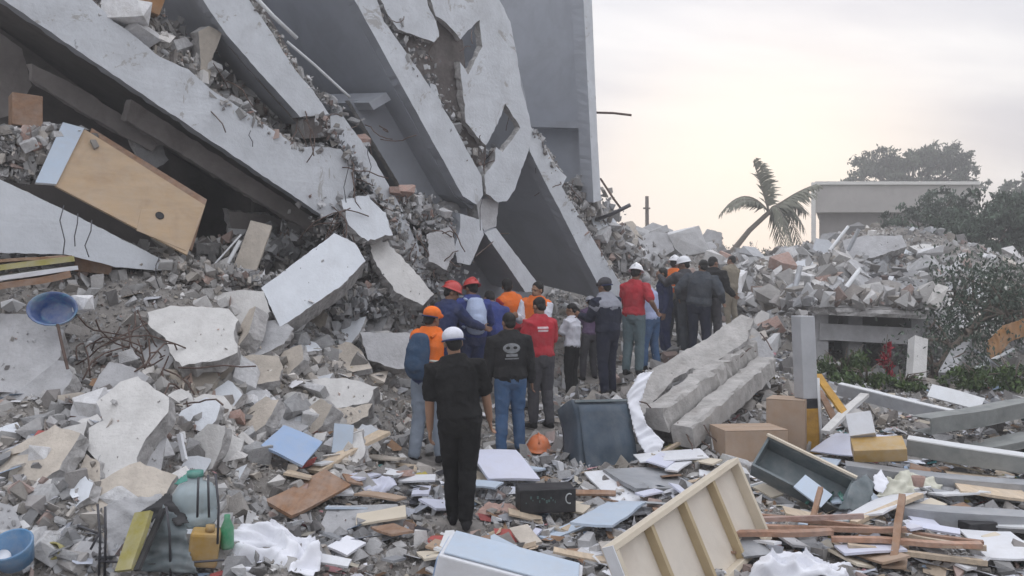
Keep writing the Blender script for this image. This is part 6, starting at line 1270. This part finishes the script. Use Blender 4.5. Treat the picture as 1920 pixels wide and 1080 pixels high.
# leaning palm
pt = thing('palm_tree', 'wind-bent coconut palm leaning right against the bright sky', 'palm', W(1330, 560, Yp))
top = W(1442, 398, Yp)
mk('trunk', tube([W(1318, 545, Yp), W(1368, 478, Yp), W(1405, 432, Yp), top], [.15, .12, .10, .09], 10), 'palm_bark', pt, True)
def frond(tip, sag, length_leaf, seed, windy=Vector((0, 0, -1))):
    """rachis plus many narrow leaflets"""
    rs = np.random.RandomState(seed); a = top; d = tip - a; ctrl = a.lerp(tip, .5) + Vector((0, 0, sag)); N_ = 34; pts = [a * (1 - t) ** 2 + ctrl * 2 * t * (1 - t) + tip * t * t for t in [i / 12 for i in range(13)]]
    f = mk('frond', tube(pts, [.035 * (1 - i / 13) + .006 for i in range(13)], 5), 'palm_bark', pt, True)
    V, F = [], []
    for i in range(N_):
        t = .12 + .88 * i / N_; p = a * (1 - t) ** 2 + ctrl * 2 * t * (1 - t) + tip * t * t; tg = ((ctrl - a) * (1 - t) + (tip - ctrl) * t).normalized(); sd_ = tg.cross(Vector((0, 0, 1)));
        sd_ = sd_.normalized() if sd_.length > .1 else Vector((1, 0, 0)); l_ = length_leaf * (1 - abs(t - .45) * .9) * rs.uniform(.75, 1.2)
        for k in (-1, 1):
            e = p + (sd_ * k * .55 + tg * .55 + windy * .65 + Vector(rs.uniform(-.15, .15, 3))).normalized() * l_; w_ = tg * .045; m_ = p.lerp(e, .5) + Vector((0, 0, .06)); b0 = len(V)
            V += [p - w_ * .5, p + w_ * .5, m_ + w_, m_ - w_, e]; F += [(b0, b0 + 1, b0 + 2, b0 + 3), (b0 + 3, b0 + 2, b0 + 4, b0 + 4)]
    o = f.location + pt.location; F4 = [q for q in F if len(set(q)) == 4]; F3 = [q[:3] for q in F if len(set(q)) == 3]
    me = bpy.data.meshes.new('leaflets'); me.from_pydata([tuple(v - o) for v in V], [], F4 + F3); me.materials.append(MATS['palm_leaf']); lo = bpy.data.objects.new('leaflets', me); COL.objects.link(lo); lo.parent = f
mat('palm_leaf', (.17, .172, .13), .6, .25, 3, 0)
frond(W(1412, 302, Yp), .15, .75, 1, Vector((.6, 0, -.6))); frond(W(1425, 310, Yp + .6), .1, .75, 2, Vector((.7, 0, -.4))); frond(W(1350, 402, Yp), 1.3, .7, 3); frond(W(1365, 395, Yp - 1), .9, .6, 13)
frond(W(1532, 345, Yp), .25, .75, 4, Vector((-.1, 0, -1))); frond(W(1520, 362, Yp + 1), .3, .75, 5); frond(W(1508, 430, Yp), 1.2, .85, 6); frond(W(1492, 482, Yp - .5), 1.5, .95, 7)
frond(W(1470, 490, Yp + .5), 1.4, .9, 8); frond(W(1500, 460, Yp + 1), 1.5, .9, 9); frond(W(1482, 470, Yp - 1), 1.6, .9, 10); frond(W(1512, 398, Yp + .6), .9, .8, 11)

# ------------------------------------------------------------------ house, pole and rear remains
Yh = 36.0
hs = thing('flat_roofed_house', 'flat-roofed beige house with deep fascia behind the right heap', 'house', W(1660, 560, Yh))
def hbox(nm, x0, y0, x1, y1, Ya, depth, m, lab=None):
    A = W(x0, y1, Ya); B_ = W(x1, y1, Ya); C_ = W(x0, y0, Ya); bm = bmesh.new(); add_box(bm, A, B_ - A, Vector((depth * .42, depth, 0)), C_ - A); o = mk(nm, bm, m, hs)
    if lab: o['label'] = lab
hbox('fascia', 1530, 347, 1835, 398, Yh, 9, 'house_fascia', 'pale beige roof fascia')
hbox('wall', 1536, 399, 1828, 640, Yh + .5, 8.4, 'house_wall_shaded', 'wall under the fascia with shade put into its colour')
hbox('lit_side_strip', 1521, 342, 1529, 640, Yh - .2, .5, 'house_trim'); hbox('roof_coping', 1528, 340, 1838, 346, Yh - .1, 9.2, 'house_trim')  # pale strip at the left edge added to stand in for the lit side
pl = thing('utility_pole', 'thin dark utility pole behind the onlookers', 'pole', W(1213, 520, 32))
mk('shaft', tube([W(1214, 560, 32), W(1213, 368, 32)], [.09, .07], 8), 'tar_pole', pl, True); mk('crossarm', bar(W(1206, 392, 31.9), W(1219, 392, 31.9), .05, .06), 'tar_pole', pl)
rr_ = thing('far_ruin', 'grey collapsed roof remains on the far mound behind the onlookers', 'ruin', W(1250, 470, 24))
for k, (pts, n, m) in enumerate([([(1175, 440), (1225, 418), (1262, 432), (1270, 470), (1190, 475)], (-.2, -.9, .4), 'grey_concrete'), ([(1240, 432), (1300, 445), (1330, 470), (1270, 480)], (.2, -.8, .6), 'tan_concrete'), ([(1180, 460), (1205, 430), (1212, 436), (1190, 475)], (.5, -.8, .2), 'pale_concrete')]):
    n = Vector(n).normalized(); P0 = W(sum(p[0] for p in pts) / len(pts), sum(p[1] for p in pts) / len(pts), 24 - .3 * k); mk('roof_piece', prism([on_plane(x, y, P0, n) for x, y in pts], -n * .25, .06, .3, 70 + k), [m, 'broken_concrete'], rr_)

# ------------------------------------------------------------------ haze
hb = bmesh.new(); add_box(hb, Vector((-155, -64, -1.3)), Vector((310, 0, 0)), Vector((0, 218, 0)), Vector((0, 0, 21.3)))
me = bpy.data.meshes.new('haze'); bmesh.ops.recalc_face_normals(hb, faces=hb.faces[:]); hb.to_mesh(me); hb.free()
haze = bpy.data.objects.new('haze', me); COL.objects.link(haze); tag(haze, kind='stuff')
hm = bpy.data.materials.new('haze_air'); hm.use_nodes = True; t = hm.node_tree; t.nodes.clear(); o = t.nodes.new('ShaderNodeOutputMaterial'); v = t.nodes.new('ShaderNodeVolumePrincipled')
v.inputs['Color'].default_value = (.95, .95, .96, 1); v.inputs['Density'].default_value = 0.006; v.inputs['Anisotropy'].default_value = 0.35; t.links.new(v.outputs[0], o.inputs['Volume']); me.materials.append(hm)
